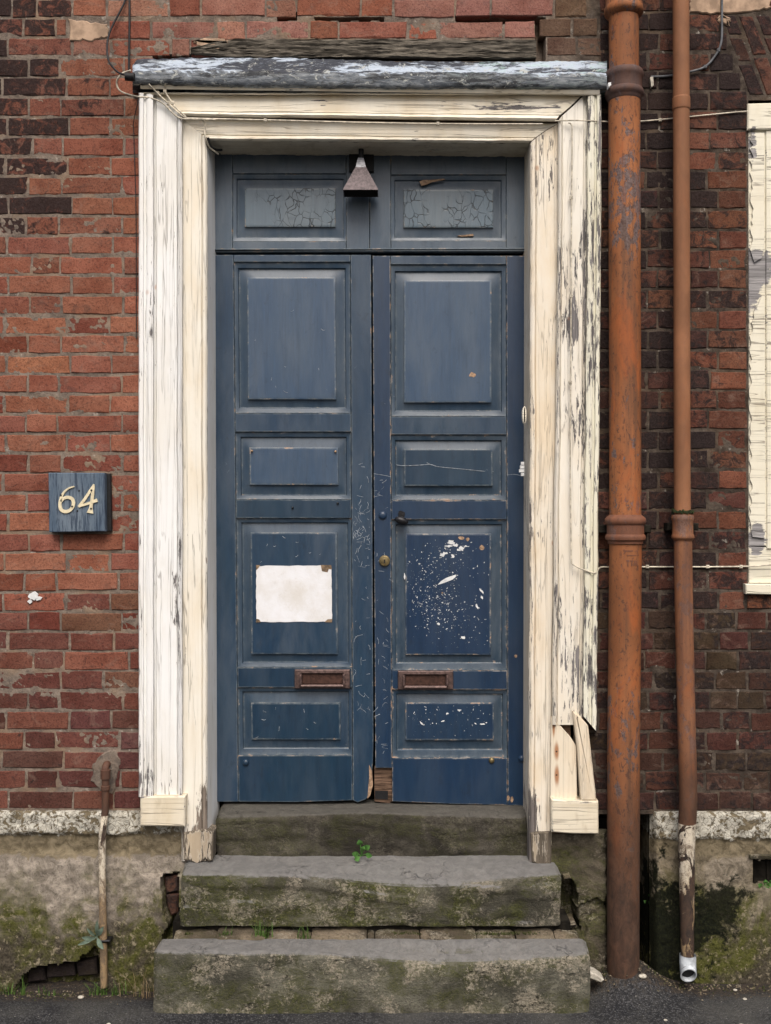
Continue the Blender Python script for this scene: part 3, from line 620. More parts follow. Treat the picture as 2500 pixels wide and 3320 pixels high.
for k in range(3, 41):
    js = [-115, 92, 194, 399, 500] if k % 2 else [-85, 16, 220, 358, 500]
    d = random.uniform(-9, 9) * (2.2 if k > 28 else 1)
    course(wallL, [j + d for j in js[:-1]] + [js[-1]], yl(k - 1), yl(k), col_left, -8, 480)
course(wallL, [-60, 37, 120, 238, 345, 552, 654, 864, 962, 1173, 1272, 1482, 1589, 1800, 1905], yl(-1), yl(0), col_top, -8, 1900)
course(wallL, [-30, 76, 182, 216], yl(0), yl(1), col_top, -8, 1900)
course(wallL, [352, 492, 702, 798, 1001, 1102, 1318, 1419, 1630, 1737], yl(0) + 8, yl(1) + 8, col_top, -8, 1900)
course(wallL, [1748, 1856, 1940], yl(0) - 2, yl(1) - 2, col_top, 0, 1940)
course(wallL, [-80, 24, 230, 354, 554, 614, 722], yl(1), yl(2), col_top, -8, 900)
course(wallL, [1772, 1875, 1965], yl(1) - 3, yl(2) - 3, col_top, 0, 1960)
def yr(c): return 103 + 64 * c if c <= 10 else 743 + 65.07 * (c - 10)
for c in range(-1, 40):
    y0, y1 = yr(c - 1), yr(c); ym = (y0 + y1) / 2
    js = [1880, 1935, 2135, 2233, 2328] if c % 2 else [1880, 1985, 2100, 2200, 2298]
    if ym < 318: js = [j for j in js if j > 1960] ; js = [1945] + js; xm = 2330 + (ym - 45) * 0.336; js = [j for j in js if j < xm - 45] + [xm]
    elif ym < 1945: js = js + [2424]
    else: js = js + ([2424, 2520] if c % 2 else [2396, 2494, 2600])
    if ym > 1945: js = [j + random.uniform(-14, 14) for j in js]
    course(wallR, js, y0, y1, col_right, 1870, 2508)
# gauged flat arch over the next window: raking bricks
for i in range(4):
    ta, tb = 2333 + i * 56, 2333 + (i + 1) * 56; ba, bb = 2425 + i * 58, 2425 + (i + 1) * 58
    cuts = [45, 152 + 30 * (i % 2), 312] if i % 2 else [45, 118, 204, 312]
    for a, b in zip(cuts, cuts[1:]):
        f0, f1 = (a - 45) / 267, (b - 45) / 267; g = 5
        q = [(lerp(ta, ba, f0) + g, a + 4), (lerp(tb, bb, f0) - g, a + 4), (lerp(tb, bb, f1) - g, b - 4), (lerp(ta, ba, f1) + g, b - 4)]
        m_ = MB(); m_.prism(q, random.uniform(-.001, .001), 0.05, 4, 1.5)
        o = m_.build('brick', 'brick', wallR); o.color = (*jitc((0.07, 0.034, 0.028) if i % 2 == 0 else (0.13, 0.058, 0.04)), random.choice((0.5, 0.62)))
# mortar beds (uneven, with lost joints) and the wall thickness
HOLES = [(1480, 52, 1745, 76), (1020, 58, 1240, 66), (1737, 58, 1768, 196), (500, 180, 1745, 197), (900, 40, 960, 66)]
def mortar_y(px, py):
    y = 0.0028 + 0.0025 * fbm(px * 0.012, py * 0.03, 3) + 0.0021 * fbm(px * 0.07, py * 0.07, 8)
    for (a, b, c, d) in HOLES:
        e = 5 * mn.noise(Vector((px * .03, py * .03, 1)))
        if a + e < px < c + e and b + e * .6 < py < d + e * .6: y = 0.055
    return max(y, -0.0006)
def mortar(wall, x0, x1, y0, y1, skip=None, st=6.0):
    nx, ny = int((x1 - x0) / st), int((y1 - y0) / st); b = MB(); k = nx + 1
    vs_ = []
    for j in range(ny + 1):
        py = y0 + (y1 - y0) * j / ny
        for i in range(nx + 1):
            px = x0 + (x1 - x0) * i / nx; p = P(px, py, 0); p.y = mortar_y(px, py); vs_.append(p)
    fs = []
    for j in range(ny):
        py = y0 + (y1 - y0) * (j + .5) / ny
        for i in range(nx):
            if skip and skip(x0 + (x1 - x0) * (i + .5) / nx, py): continue
            fs.append((j * k + i, j * k + i + 1, (j + 1) * k + i + 1, (j + 1) * k + i))
    b.add(vs_, fs); return b.build('mortar', 'mortar', wall, smooth=60)
mortar(wallL, -90, 560, -60, 2640); mortar(wallL, 560, 1945, -60, 300)
mortar(wallR, 1860, 2620, -60, 2640, lambda x, y: x > 2428 and 325 < y < 1935)
def core(wall, boxes):
    b = MB()
    for (x0, x1, ya, yb, z0, z1) in boxes:
        v = [(x, y, z) for z in (z0, z1) for y in (ya, yb) for x in (x0, x1)]
        b.add(v, [(0, 1, 3, 2), (4, 5, 7, 6), (0, 1, 5, 4), (2, 3, 7, 6), (0, 2, 6, 4), (1, 3, 7, 5)])
    return b.build('wall_core', 'core', wall, smooth=0)
ztop = PZ(-420)
core(wallL, [(PX(-900), PX(640), 0.06, 0.40, 0.0, ztop), (PX(640), PX(1770), 0.06, 0.40, PZ(455), ztop)])
core(wallR, [(PX(1770), PX(3200), 0.06, 0.40, PZ(2634), ztop), (PX(1770), PX(3200), 0.24, 0.40, 0.0, PZ(2634))])
def far_bricks(wall, x0, x1, y0, y1, cf):           # brickwork beyond the picture's edges
    b = MB(); k = 0; y = y0
    while y < y1 - 20:
        x = x0 - 100 * (k % 2)
        while x < x1:
            L_ = 205 if (k + int(x)) % 3 else 102
            a, c = max(x, x0), min(x + L_, x1)
            if c - a > 30: b.rect(a + 5, y + 5, c - 5, y + 59, random.uniform(-.002, .002), 0.055, 3)
            x += L_
        y += 64.2; k += 1
    o = b.build('brickwork', 'brick', wall, kind='stuff'); o.color = (*cf, 0.3)
far_bricks(wallL, -700, -92, yl(-7), yl(40), RED); far_bricks(wallL, -90, 1935, yl(-7), yl(-1), PINK)
far_bricks(wallR, 1940, 2600, -417, 30, (0.09, 0.04, 0.03)); far_bricks(wallR, 2625, 3200, yr(-8), yr(39), (0.10, 0.042, 0.03))
# cement patches, paint splat
def patch(wall, pts, yf, mat, name):
    b = MB(); q = []
    for i in range(len(pts)):
        a, c = pts[i], pts[(i + 1) % len(pts)]
        for k in range(5): q.append((lerp(a[0], c[0], k / 5) + random.uniform(-4, 4), lerp(a[1], c[1], k / 5) + random.uniform(-4, 4)))
    b.prism(q, yf, 0.02, 3); return b.build(name, mat, wall)
patch(wallL, [(222, 62), (290, 70), (346, 80), (350, 120), (300, 130), (228, 128)], -0.003, 'patch', 'mortar_patch')
patch(wallL, [(622, 126), (720, 124), (742, 136), (716, 158), (690, 162), (640, 146)], -0.006, 'patch', 'mortar_patch')
patch(wallR, [(2236, -20), (2500, -20), (2500, 22), (2440, 40), (2300, 44), (2238, 36)], -0.004, 'patch', 'mortar_patch')
patch(wallR, [(2330, 44), (2370, 56), (2365, 82), (2330, 70)], -0.004, 'patch', 'mortar_patch')
def blobpoly(cx, cy, rx, ry, n=14, j=0.3): return [(cx + rx * math.cos(6.283 * i / n) * random.uniform(1 - j, 1 + j), cy + ry * math.sin(6.283 * i / n) * random.uniform(1 - j, 1 + j)) for i in range(n)]
b = MB(); b.prism(blobpoly(108, 1932, 15, 13), -0.007, 0.0); b.prism(blobpoly(124, 1940, 12, 7), -0.006, 0.0); b.prism(blobpoly(97, 1950, 7, 6), -0.006, 0.0)
b.build('paint_splat', 'white', wallL, label='white paint splat on a brick')

# ================================================================== LINTEL, HOOD
def lintel():
    b = MB()
    def fn(u, v):
        px = lerp(620, 1738, u)
        top = interp(((620, 158), (700, 140), (760, 131), (1200, 130), (1738, 133)), px); bot = interp(((620, 176), (720, 186), (1738, 190)), px)
        a = v * 1.5 - 0.25; y = -0.008 + 0.006 * fbm(px * .006, v * 9, 2) + 0.004 * fbm(px * .02, v * 22, 5)
        if a < 0: return P(px, top, 0) + Vector((0, 0.05 * (-a / .25) + max(y, -.02), 0))
        if a > 1: return P(px, bot, 0) + Vector((0, 0.05 * ((a - 1) / .25) + max(y, -.02), 0))
        e = 3 * mn.noise(Vector((px * .04, v * 3, 0)))
        p = P(px, lerp(top, bot, a) + e, 0); p.y = y; return p
    b.grid(fn, 220, 24)
    b.build('timber_lintel', 'lintel', label='rotten grey timber lintel bedded in brickwork above the lead hood', cat='lintel', smooth=50)
lintel()
def hood():
    root = thing('door_hood', 'lead covered hood over the doorway, white and black with age', 'door hood', P(1200, 285, -0.06))
    XL, XR = 430, 1968
    b = MB(); n = 240
    prof = [(0.02, 0.0), (-0.010, 0.02), (-0.018, 0.12), (-0.030, 0.28), (-0.042, 0.44), (-0.052, 0.52), (-0.070, 0.54), (-0.084, 0.56), (-0.090, 0.61), (-0.0925, 0.70), (-0.093, 0.80), (-0.092, 0.90), (-0.088, 0.97), (-0.080, 1.0), (-0.05, 1.0), (0.02, 1.0)]
    rings = []
    for i in range(n + 1):
        u = i / n; px = lerp(XL, XR, u); ring = []
        top = interp(((430, 212), (445, 194), (600, 190), (900, 188), (1300, 200), (1700, 202), (1968, 198)), px); bot = interp(((430, 268), (700, 275), (1200, 282), (1968, 284)), px)
        for (y, f) in prof:
            # py values are how the edge stands at its own depth
            z = lerp(PZ(top, 0.0), PZ(bot, -0.095), f)
            d = 0.003 * fbm(px * .012, f * 3, y * 20) + 0.0022 * fbm(px * .05, f * 7, 3)
            x = PX(px, y)
            ring.append(Vector((x, y - d * (1 if f > .03 else 0), z + d * 1.2)))
        rings.append(ring)
    b.loft(rings, True, True)
    b.build('lead_sheet', 'lead', root, smooth=50)
    m = MB()        # bed mould under the lead
    pr = [(0.0, 283), (-0.076, 283), (-0.078, 287), (-0.075, 292), (-0.073, 297), (-0.069, 302), (0.0, 302)]
    def tilt(px): return interp(((448, -14), (1950, 6)), px)
    m.loft([[P(px, py + tilt(px), 0).lerp(P(px, py + tilt(px), y), 1) for (y, py) in pr] for px in [455 + (1945 - 455) * i / 60 for i in range(61)]], True, True)
    m.build('bed_mould', 'arch_h', root)
hood()

# ================================================================== DOOR FRAME
def frame():
    root = thing('door_frame', 'peeling cream and white moulded timber frame around the blue doors', 'door frame', P(1200, 2790, -0.04))
    # section from outside to inside: (left px, head py at left, head py at right, right px top, right px bottom, depth, wear)
    def tab(*r): return r
    arch = [(450, 300, 304, 1950, 1934, 0.0, 0), (450, 300, 304, 1950, 1934, -0.064, .6), (453, 301, 305, 1947, 1931, -0.068, .8), (464, 301, 305, 1937, 1920, -0.068, .2), (467, 302, 306, 1934, 1916, -0.058, .5), (472, 303, 307, 1930, 1911, -0.057, .3), (476, 303, 307, 1927, 1908, -0.064, .5),
            (486, 304, 308, 1918, 1902, -0.067, .3), (496, 305, 309, 1906, 1891, -0.063, .5), (500, 306, 310, 1902, 1888, -0.036, .6), (506, 307, 311, 1893, 1878, -0.036, .4), (508, 308, 312, 1891, 1876, -0.046, .3), (540, 335, 343, 1860, 1848, -0.046, 0), (573, 359, 373, 1825, 1807, -0.046, .3),
            (575, 360, 374, 1823, 1805, -0.040, .5), (578, 363, 378, 1820, 1802, -0.056, .7), (584, 367, 384, 1815, 1796, -0.060, .5), (590, 374, 392, 1811, 1790, -0.054, .5), (593, 378, 396, 1808, 1786, -0.020, .2)]
    lin = [(588, 384, 400, 1814, 1790, -0.008, 0), (594, 386, 402, 1808, 1784, -0.026, .4), (625, 412, 424, 1770, 1758, -0.026, 0), (653, 434, 446, 1740, 1736, -0.026, .2), (655, 437, 448, 1738, 1734, -0.021, .5), (658, 440, 450, 1735, 1731, -0.030, .6),
           (666, 447, 456, 1727, 1722, -0.032, .8), (671, 452, 461, 1721, 1716, -0.027, .8), (673, 456, 465, 1719, 1714, -0.020, .5)]
    def sec(p, m):          # whole-profile wobble
        return Vector((0.0022 * fbm(p.z * 3, m, 1), 0.0022 * fbm(p.z * 2.1 + p.x, m, 7), 0))
    def piece(name, mat, rows, endpy, side, smooth=40, n=150):
        b = MB(); rings = []; wr = []
        for (xl, hl, hr, xt, xb, y, wv) in rows:
            ring = []
            for i in range(n + 1):
                u = i / n
                if side == 'h':
                    px = lerp(xl, xt - (9 if name == 'architrave' else 3), u); py = lerp(hl, hr, u)
                else:
                    py0 = hl if side == 'l' else hr; e = endpy(y) if callable(endpy) else endpy; py = lerp(py0, e, u)
                    px = xl if side == 'l' else lerp(xt, xb, sst(300, 2700, py))
                p = P(px, py, y); q = sec(p if side != 'h' else Vector((0, 0, p.x)), 3 if side == 'l' else 5)
                e2 = 0.0012 * fbm(p.z * 22, p.x * 22, y * 40)
                p += (q if side != 'h' else Vector((0, q.y, q.x))) + Vector((e2, 0, e2 if side == 'h' else 0)) * (1 if wv > .25 else 0)
                ring.append(p)
            rings.append(ring); wr.append(wv)
        b.loft(rings, False, False, wr); return b.build(name, mat, root, smooth=smooth)
    piece('architrave', 'arch_l', arch, 2584, 'l'); piece('architrave', 'arch_h', arch, 0, 'h')
    # right leg: outer band torn off low down, fascia stops higher
    piece('architrave', 'arch_r', arch[9:], lambda y: 2330 if y > -0.04 else 2350, 'r')
    def torn(name, mat, rows, prof):
        b = MB(); rings = []; wr = []
        for (xl, hl, hr, xt, xb, y, wv) in rows:
            ring = []
            for i in range(151):
                e = prof(xb); py = lerp(hr, e, i / 150); px = lerp(xt, xb, sst(300, 2700, py)); p = P(px, py, y)
                p += sec(p, 5) + Vector((0.0016 * fbm(p.z * 26, p.x * 26, y * 40) if wv > .25 else 0, 0, 0)); ring.append(p)
            rings.append(ring); wr.append(wv)
        b.loft(rings, False, False, wr); return b.build(name, mat, root, smooth=40)
    torn('architrave_band', 'band_r', arch[:10], lambda xb: interp(((1886, 2318), (1934, 2372)), xb))
    lowl = lambda y: 2792; piece('lining', 'jamb_l', lin, 2792, 'l'); piece('lining', 'jamb_h', lin, 0, 'h'); piece('lining', 'jamb_r', lin, 2800, 'r')
    # reveals and soffit running back to the doors
    b = MB(); yb = 0.175
    b.grid(lambda u, v: (P(673 + u * 4, lerp(456, 2800, v), -0.020).lerp(Vector((PX(lerp(673, 683, v), -0.02) + .004, yb, PZ(lerp(456, 2800, v), -0.02))), u)), 10, 160)
    b.build('reveal', 'arch_l', root)
    b = MB(); b.grid(lambda u, v: Vector((PX(lerp(1719, 1715, v), -0.02) - 0.003 * u, lerp(-0.020, yb, u), PZ(lerp(465, 2806, v), -0.02))), 10, 160)
    b.build('reveal', 'jamb_r', root)
    b = MB(); b.grid(lambda u, v: Vector((lerp(PX(669, -.02), PX(1722, -.02), u), lerp(-0.020, yb, v), PZ(lerp(456, 465, u), -0.02) + 0.003 * fbm(u * 40, v * 2) )), 160, 10)
    b.build('soffit', 'soffit', root)
    # back-boards behind the lining so no light leaks round it
    b = MB(); b.rect(560, 420, 668, 2800, -0.01, 0.17); b.rect(1724, 420, 1850, 2800, -0.01, 0.17); b.rect(560, 300, 1850, 448, -0.01, 0.17); b.build('ground_frame', 'bare', root)
    # plinth blocks
    b = MB(); b.prism([(453, 2582), (600, 2582), (599, 2682), (453, 2680)], -0.072, 0.0, 4, 1.5); b.build('plinth_block', 'block', root, label='cream painted block at the left foot of the frame')
    b = MB(); b.prism([(1789, 2592), (1840, 2595), (1942, 2598), (1941, 2650), (1940, 2706), (1860, 2703), (1790, 2700)], -0.072, 0.0, 4, 2); b.build('plinth_block', 'block', root, label='crazed cream block at the right foot of the frame')
    # exposed boards on the right leg, and the loose raking strip
    b = MB(); b.prism([(1786, 2322), (1812, 2346), (1850, 2390), (1868, 2418), (1873, 2594), (1786, 2592)], -0.044, 0.0, 2, 1.5); b.build('bare_board', 'board', root, label='stripped board with rusty nail stains')
    b = MB(); b.prism([(1858, 2308), (1876, 2318), (1908, 2352), (1914, 2420), (1934, 2598), (1886, 2596), (1872, 2420)], -0.066, -0.03, 5, 1.5); b.build('loose_strip', 'board', root, label='loose leaning strip of cream moulding')
    # rotted post feet
    b = MB(); b.prism([(594, 2788), (598, 2700), (664, 2690), (690, 2700), (690, 2790), (676, 2798), (664, 2784), (640, 2800), (620, 2790)], -0.040, 0.05, 3, 2); b.build('rotted_foot', 'foot', root)
    b = MB(); b.prism([(1722, 2700), (1786, 2696), (1790, 2760), (1786, 2812), (1770, 2800), (1752, 2818), (1738, 2800), (1726, 2796)], -0.041, 0.05, 3, 2); b.build('rotted_foot', 'foot', root)
    # small oval escutcheon and broken plaster stop on the right lining edge
    b = MB(); b.prism(blobpoly(1701, 1345, 7, 28, 18, 0.03), -0.005, 0.02, 2); b.build('oval_plate', 'jamb_h', root)
    b = MB()
    for i in range(4): b.rect(1690 - 3 * (i % 3), 1497 + i * 12, 1700, 1507 + i * 12, 0.03, 0.05)
    b.build('broken_keep', 'white', root)
MT['soffit'] = mat_paint('dirty_soffit_paint', (0.62, 0.56, 0.44), (0.50, 0.43, 0.31), 'h', 0.35, wood=(0.10, 0.085, 0.06), dirt=0.7, seed=31)
MT['foot'] = mat_paint('rotted_foot_wood', (0.42, 0.34, 0.24), (0.30, 0.25, 0.19), 'v', 0.95, wood=(0.115, 0.095, 0.072), dirt=0.7, seed=41)
frame()
# ================================================================== DOORS
YD = 0.13
def panel(root, o, i, f, mat, mat_field=None, yd=YD):
    """raised and fielded panel: o, i, f = outer moulding, inner quirk and field rectangles as 4 corners"""
    def ring(q, dy, sub=10):
        out = []
        for k in range(4):
            a, c = q[k], q[(k + 1) % 4]
            for t in range(sub):
                p = P(lerp(a[0], c[0], t / sub), lerp(a[1], c[1], t / sub), yd); p.y += dy
                j = 0.0006 * fbm(p.x * 60, p.z * 60, dy * 99); out.append(p + Vector((j, j, j)))
        return out
    def mixq(a, c, t): return [(lerp(p[0], q[0], t), lerp(p[1], q[1], t)) for p, q in zip(a, c)]
    b = MB()
    rs = [(mixq(o, i, -0.02), .004, .9), (o, 0.0005, 1), (mixq(o, i, .10), .0055, .7), (mixq(o, i, .45), .0075, .25), (mixq(o, i, .80), .0095, .2), (mixq(o, i, .90), .0165, .35), (i, .0180, .75), (mixq(i, f, .10), .0176, .35), (mixq(i, f, .5), .0145, .12), (mixq(i, f, .93), .0110, .3)]
    b.loft([ring(q, dy) for q, dy, _ in rs], True, False, [w_ for *_, w_ in rs]); b.build('moulding', mat, root)
    b = MB(); rs = [(mixq(i, f, .93), .0110, .5), (mixq(i, f, .95), .0035, .9), (mixq(i, f, 1.03), .0025, .9), (mixq(i, f, 1.2), .0025, 0)]
    b.loft([ring(q, dy) for q, dy, _ in rs], True, False, [w_ for *_, w_ in rs])
    n = len(b.v); b.f.append(tuple(range(n - 40, n))); return b.build('panel', mat_field or mat, root)
def rq(x0, y0, x1, y1, k=0.0): return [(x0, y0), (x1, y0), (x1 + k, y1), (x0 + k, y1)]
def letter_plate(root, x0, y0, x1, y1):
    b = MB()
    def rr(ix, iy, dy): return [P(x, y, YD) + Vector((0, dy, 0)) for x, y in ((x0 + ix, y0 + iy), ((x0 + x1) / 2, y0 + iy), (x1 - ix, y0 + iy), (x1 - ix, (y0 + y1) / 2), (x1 - ix, y1 - iy), ((x0 + x1) / 2, y1 - iy), (x0 + ix, y1 - iy), (x0 + ix, (y0 + y1) / 2))]
    b.loft([rr(0, 0, .002), rr(0, 0, -.010), rr(2.5, 2.5, -.013), rr(14, 10, -.014), rr(24, 13, -.010), rr(25, 14, .004)], True); pl = b.build('letter_plate', 'bronze', root, smooth=30)
    b = MB(); b.rect(x0 + 24, y0 + 13, x1 - 24, y1 - 13, YD - .003, YD + .006, 2); b.build('flap', 'bronze_dk', pl)
    b = MB()
    for xx in (x0 + 19, x1 - 19): b.tube([P(xx, yy, YD) + Vector((0, d, 0)) for yy, d in ((y0 + 14, -.013), (y0 + 20, -.022), (y1 - 16, -.026), (y1 - 7, -.020))], .0035, 8)
    b.tube([P(xx, y1 - 9, YD) + Vector((0, -.020, 0)) for xx in (x0 + 17, x1 - 17)], .0045, 8); b.build('pull', 'bronze', pl)
def bolt(root, px, py, r, mat='door', rust=False):
    b = MB(); c = P(px, py, YD); k = 14; rings = []
    for rr, d in ((1.0, .001), (.98, -.004), (.75, -.008), (.35, -.010)):
        rings.append([c + Vector((math.cos(6.283 * i / k) * r * S * rr, d, math.sin(6.283 * i / k) * r * S * rr)) for i in range(k)])
    b.loft(rings, True, True); b.build('bolt_head', mat, root, smooth=60)
def leaf_frame(root, xl, xr, pl, pr, ytop, ybot, panels, mats, stile_end=None, rots=None):
    """stiles and rails around panels; xl.. are functions of photo y; each stile and rail is its own board"""
    e = 2
    yb = lambda x: interp(ybot, x)
    st = [(ytop, xl(ytop)), (yb(xl(2600)), xl(2600))]
    b = MB(); b.prism([(xl(ytop), ytop), (pl(ytop) - 1, ytop), (pl(2600) - 1, stile_end or yb(pl(2600))), (xl(2600), stile_end or yb(xl(2600)))], YD, YD + .04, 1.5); b.build('stile', mats[0], root)
    b = MB()
    q = [(pr(ytop) + 1, ytop), (xr(ytop), ytop)]
    q += rots if rots else [(xr(2600), yb(xr(2600)))]
    q += [(pr(2600) + 1, yb(pr(2600)))]
    b.prism(q, YD, YD + .04, 1.5); b.build('stile', mats[0], root)
    ys = [ytop] + [v for p in panels for v in p] + [None]
    for k in range(0, len(ys), 2):
        a, c = ys[k], ys[k + 1]
        if c is None: q = [(pl(a), a + 1), (pr(a), a + 1), (pr(2600), yb(pr(2600))), (lerp(pl(2600), pr(2600), .5), yb(lerp(pl(2600), pr(2600), .5)) + 2), (pl(2600), yb(pl(2600)))]
        else: q = [(pl(a), a + (1 if k else 0)), (pr(a), a + (1 if k else 0)), (pr(c), c - 1), (pl(c), c - 1)]
        b = MB(); b.prism(q, YD + .0006, YD + .04, 1.5); b.build('rail', mats[1] if k < 4 else mats[2], root)
def doors():
    # fixed transom
    tr = thing('door_transom', 'dusty blue fixed overdoor with two crazed panels above the door leaves', 'door transom', P(1200, 815, YD))
    f = lambda v: (lambda y: v)
    def trect(x0, y0, x1, y1, nm, d=0.0): b = MB(); b.rect(x0, y0, x1, y1, YD + d, YD + .04, 1.5); b.build(nm, 'transom', tr)
    trect(676, 480, 754, 808, 'stile'); trect(1123, 480, 1198, 808, 'stile'); trect(1199.5, 480, 1267, 808, 'stile'); trect(1642, 480, 1735, 808, 'stile')
    trect(755, 480, 1122, 562, 'rail', .0006); trect(1268, 480, 1641, 566, 'rail', .0006); trect(755, 782, 1122, 808, 'rail', .0006); trect(1268, 780, 1641, 808, 'rail', .0006)
    b = MB(); b.prism([(676, 806), (1735, 802), (1735, 815), (676, 817)], YD - .006, YD + .04, 3); b.build('transom_bead', 'transom', tr)
    panel(tr, rq(754, 563, 1123, 782), rq(769, 580, 1113, 766), rq(795, 611, 1086, 733), 'transom', 'transom_f')
    panel(tr, rq(1267, 567, 1642, 780), rq(1282, 584, 1624, 767), rq(1310, 615, 1598, 735), 'transom', 'transom_f')
    # lifted slivers of bare wood on the right transom panel
    b = MB(); b.prism([(1360, 588), (1372, 583), (1392, 583), (1440, 579), (1444, 582), (1400, 590), (1384, 598), (1366, 602)], YD - .002, YD + .004); b.build('wood_sliver', 'tan_chip', tr)
    b = MB(); b.prism([(1482, 764), (1520, 760), (1534, 758), (1536, 764), (1500, 767)], YD + .008, YD + .016)
    b.build('wood_sliver', 'tan_chip', tr)
    # left leaf
    L = thing('door_leaf', 'left blue door leaf with the white paper sheet pinned on it', 'door', P(950, 2606, YD))
    xl = lambda y: lerp(690, 700, (y - 825) / 1780); xr = lambda y: lerp(1203, 1212, (y - 825) / 1780)
    pl = lambda y: 758 + (y - 850) * .0088; pr = lambda y: 1136 + (y - 850) * .0042
    PL = [(850, 1339), (1401, 1619), (1681, 2163), (2230, 2448)]
    leaf_frame(L, xl, xr, pl, pr, 826, ((690, 2600), (1000, 2599), (1150, 2595), (1215, 2586)), PL, ('door', 'door', 'door_low'),
               rots=[(xr(2400), 2400), (xr(2470) - 2, 2470), (1206, 2500), (1208, 2540), (1200, 2575), (1186, 2592), (1160, 2602)])
    ins = [((775, 871, 1118, 1320), (804, 900, 1087, 1293)), ((783, 1419, 1121, 1604), (811, 1452, 1095, 1570)), ((787, 1697, 1127, 2148), (815, 1728, 1092, 2120)), ((789, 2246, 1129, 2428), (816, 2280, 1102, 2397))]
    ms = [('mould', 'field_up'), ('mould', 'field_up'), ('mould', 'door'), ('mould', 'door_low')]
    for (y0, y1), (i_, f_), (m1, m2) in zip(PL, ins, ms):
        o = [(pl(y0), y0), (pr(y0), y0), (pr(y1), y1), (pl(y1), y1)]; kk = (y1 - y0) * .006
        panel(L, o, rq(i_[0] - kk / 2, i_[1], i_[2] - kk / 2, i_[3], kk), rq(f_[0] - kk / 2, f_[1], f_[2] - kk / 2, f_[3], kk), m1, m2)
    letter_plate(L, 956, 2170, 1135, 2231)
    bolt(L, 797, 2472, 11, 'door_low'); bolt(L, 949, 1646, 4, 'iron'); bolt(L, 1095, 1632, 4, 'iron'); bolt(L, 817, 1462, 4, 'tan_chip'); bolt(L, 1088, 1464, 4, 'tan_chip')
    b = MB(); b.prism([(1196, 2480), (1206, 2500), (1209, 2545), (1200, 2580), (1190, 2590), (1194, 2560), (1197, 2520)], YD - .002, YD + .02, 0, 1); b.build('splintered_edge', 'tan_chip', L)
    # right leaf
    Rr = thing('door_leaf', 'right blue door leaf with lock, dark handle and white paint spatter', 'door', P(1460, 2610, YD))
    xl = lambda y: lerp(1208, 1217, (y - 825) / 1780); xr = lambda y: lerp(1722, 1724, (y - 825) / 1780)
    pl = lambda y: 1267 + (y - 850) * .0028; pr = lambda y: 1641 + (y - 850) * .0026
    PL = [(858, 1349), (1410, 1621), (1685, 2173), (2237, 2457)]
    leaf_frame(Rr, xl, xr, pl, pr, 829, ((1216, 2594), (1275, 2599), (1600, 2609), (1724, 2614)), PL, ('door_r', 'door', 'door_r'), stile_end=2490)
    ins = [((1283, 881, 1625, 1330), (1312, 910, 1592, 1303)), ((1284, 1430, 1624, 1604), (1312, 1457, 1596, 1574)), ((1286, 1703, 1626, 2150), (1316, 1732, 1591, 2122)), ((1289, 2253, 1629, 2432), (1316, 2280, 1600, 2399))]
    ms = [('mould', 'field_up'), ('mould_r', 'door_low'), ('mould_r', 'splat'), ('mould_r', 'splat2')]
    pn = []
    for (y0, y1), (i_, f_), (m1, m2) in zip(PL, ins, ms):
        o = [(pl(y0), y0), (pr(y0), y0), (pr(y1), y1), (pl(y1), y1)]
        pn.append(panel(Rr, o, rq(*i_), rq(*f_), m1, m2))
    letter_plate(Rr, 1290, 2174, 1469, 2235)
    bolt(Rr, 1594, 2465, 10, 'brass'); bolt(Rr, 1692, 2460, 12, 'door_r'); bolt(Rr, 1241, 1671, 14, 'door_r')
    # night latch
    b = MB(); c = P(1247, 1818, YD); k = 28
    b.loft([[c + Vector((math.cos(6.283 * i / k) * r, d, math.sin(6.283 * i / k) * r)) for i in range(k)] for r, d in ((.022, .001), (.022, -.006), (.020, -.010), (.0165, -.011), (.016, -.008), (.013, -.009))], True, True)
    lk = b.build('night_latch', 'brass', Rr, smooth=30); b = MB(); b.rect(1244.5, 1814, 1249, 1826, YD - .0098, YD - .005); b.build('keyhole', 'black', lk)
    # swinging oval handle
    b = MB(); c = P(1302, 1688, YD) + Vector((0, -.022, 0)); k = 24; rings = []
    for j in range(1, 12):
        a = math.pi * j / 12; rings.append([c + Vector((math.cos(6.283 * i / k) * .027 * math.sin(a), -math.cos(a) * .015, math.sin(6.283 * i / k) * .0165 * math.sin(a) - .3 * math.cos(6.283 * i / k) * .02 * math.sin(a))) for i in range(k)])
    b.loft(rings, True, True); h = b.build('handle', 'iron', Rr, smooth=60)
    b = MB(); b.tube([P(1302, 1684, YD) + Vector((0, d, 0)) for d in (.004, -.012, -.022)], .008, 12); b.build('spindle', 'iron', h)
    b = MB(); b.prism(blobpoly(1302, 1667, 13, 11, 14, .15), YD - .003, YD + .01, 1); b.build('keyhole_plate', 'iron', Rr)
    # stump of the lost stile foot: brown wood behind
    b = MB(); b.prism([(1214, 2486), (1274, 2488), (1274, 2596), (1262, 2604), (1214, 2598)], YD + .014, YD + .035, 0)
    b.build('broken_stile_foot', 'bare', Rr); b = MB(); b.prism([(1216, 2564), (1258, 2564), (1258, 2592), (1216, 2590)], YD + .0125, YD + .02); b.build('mortise_hole', 'black', Rr)
    b = MB()
    for (x, y) in ((1648, 2588), (1660, 2592)): b.prism(blobpoly(x, y, 5, 9, 10, .2), YD - .002, YD + .01)
    b.build('filler_lump', 'tan_chip', Rr)
    # paint thrown at the third panel; bare chips
    yf = YD + .0018
    b = MB(); b.prism([(1419, 1896), (1430, 1884), (1446, 1874), (1462, 1868), (1478, 1863), (1479, 1869), (1468, 1879), (1448, 1887), (1430, 1893)], yf, YD + .004)
    rg = random.Random(5)
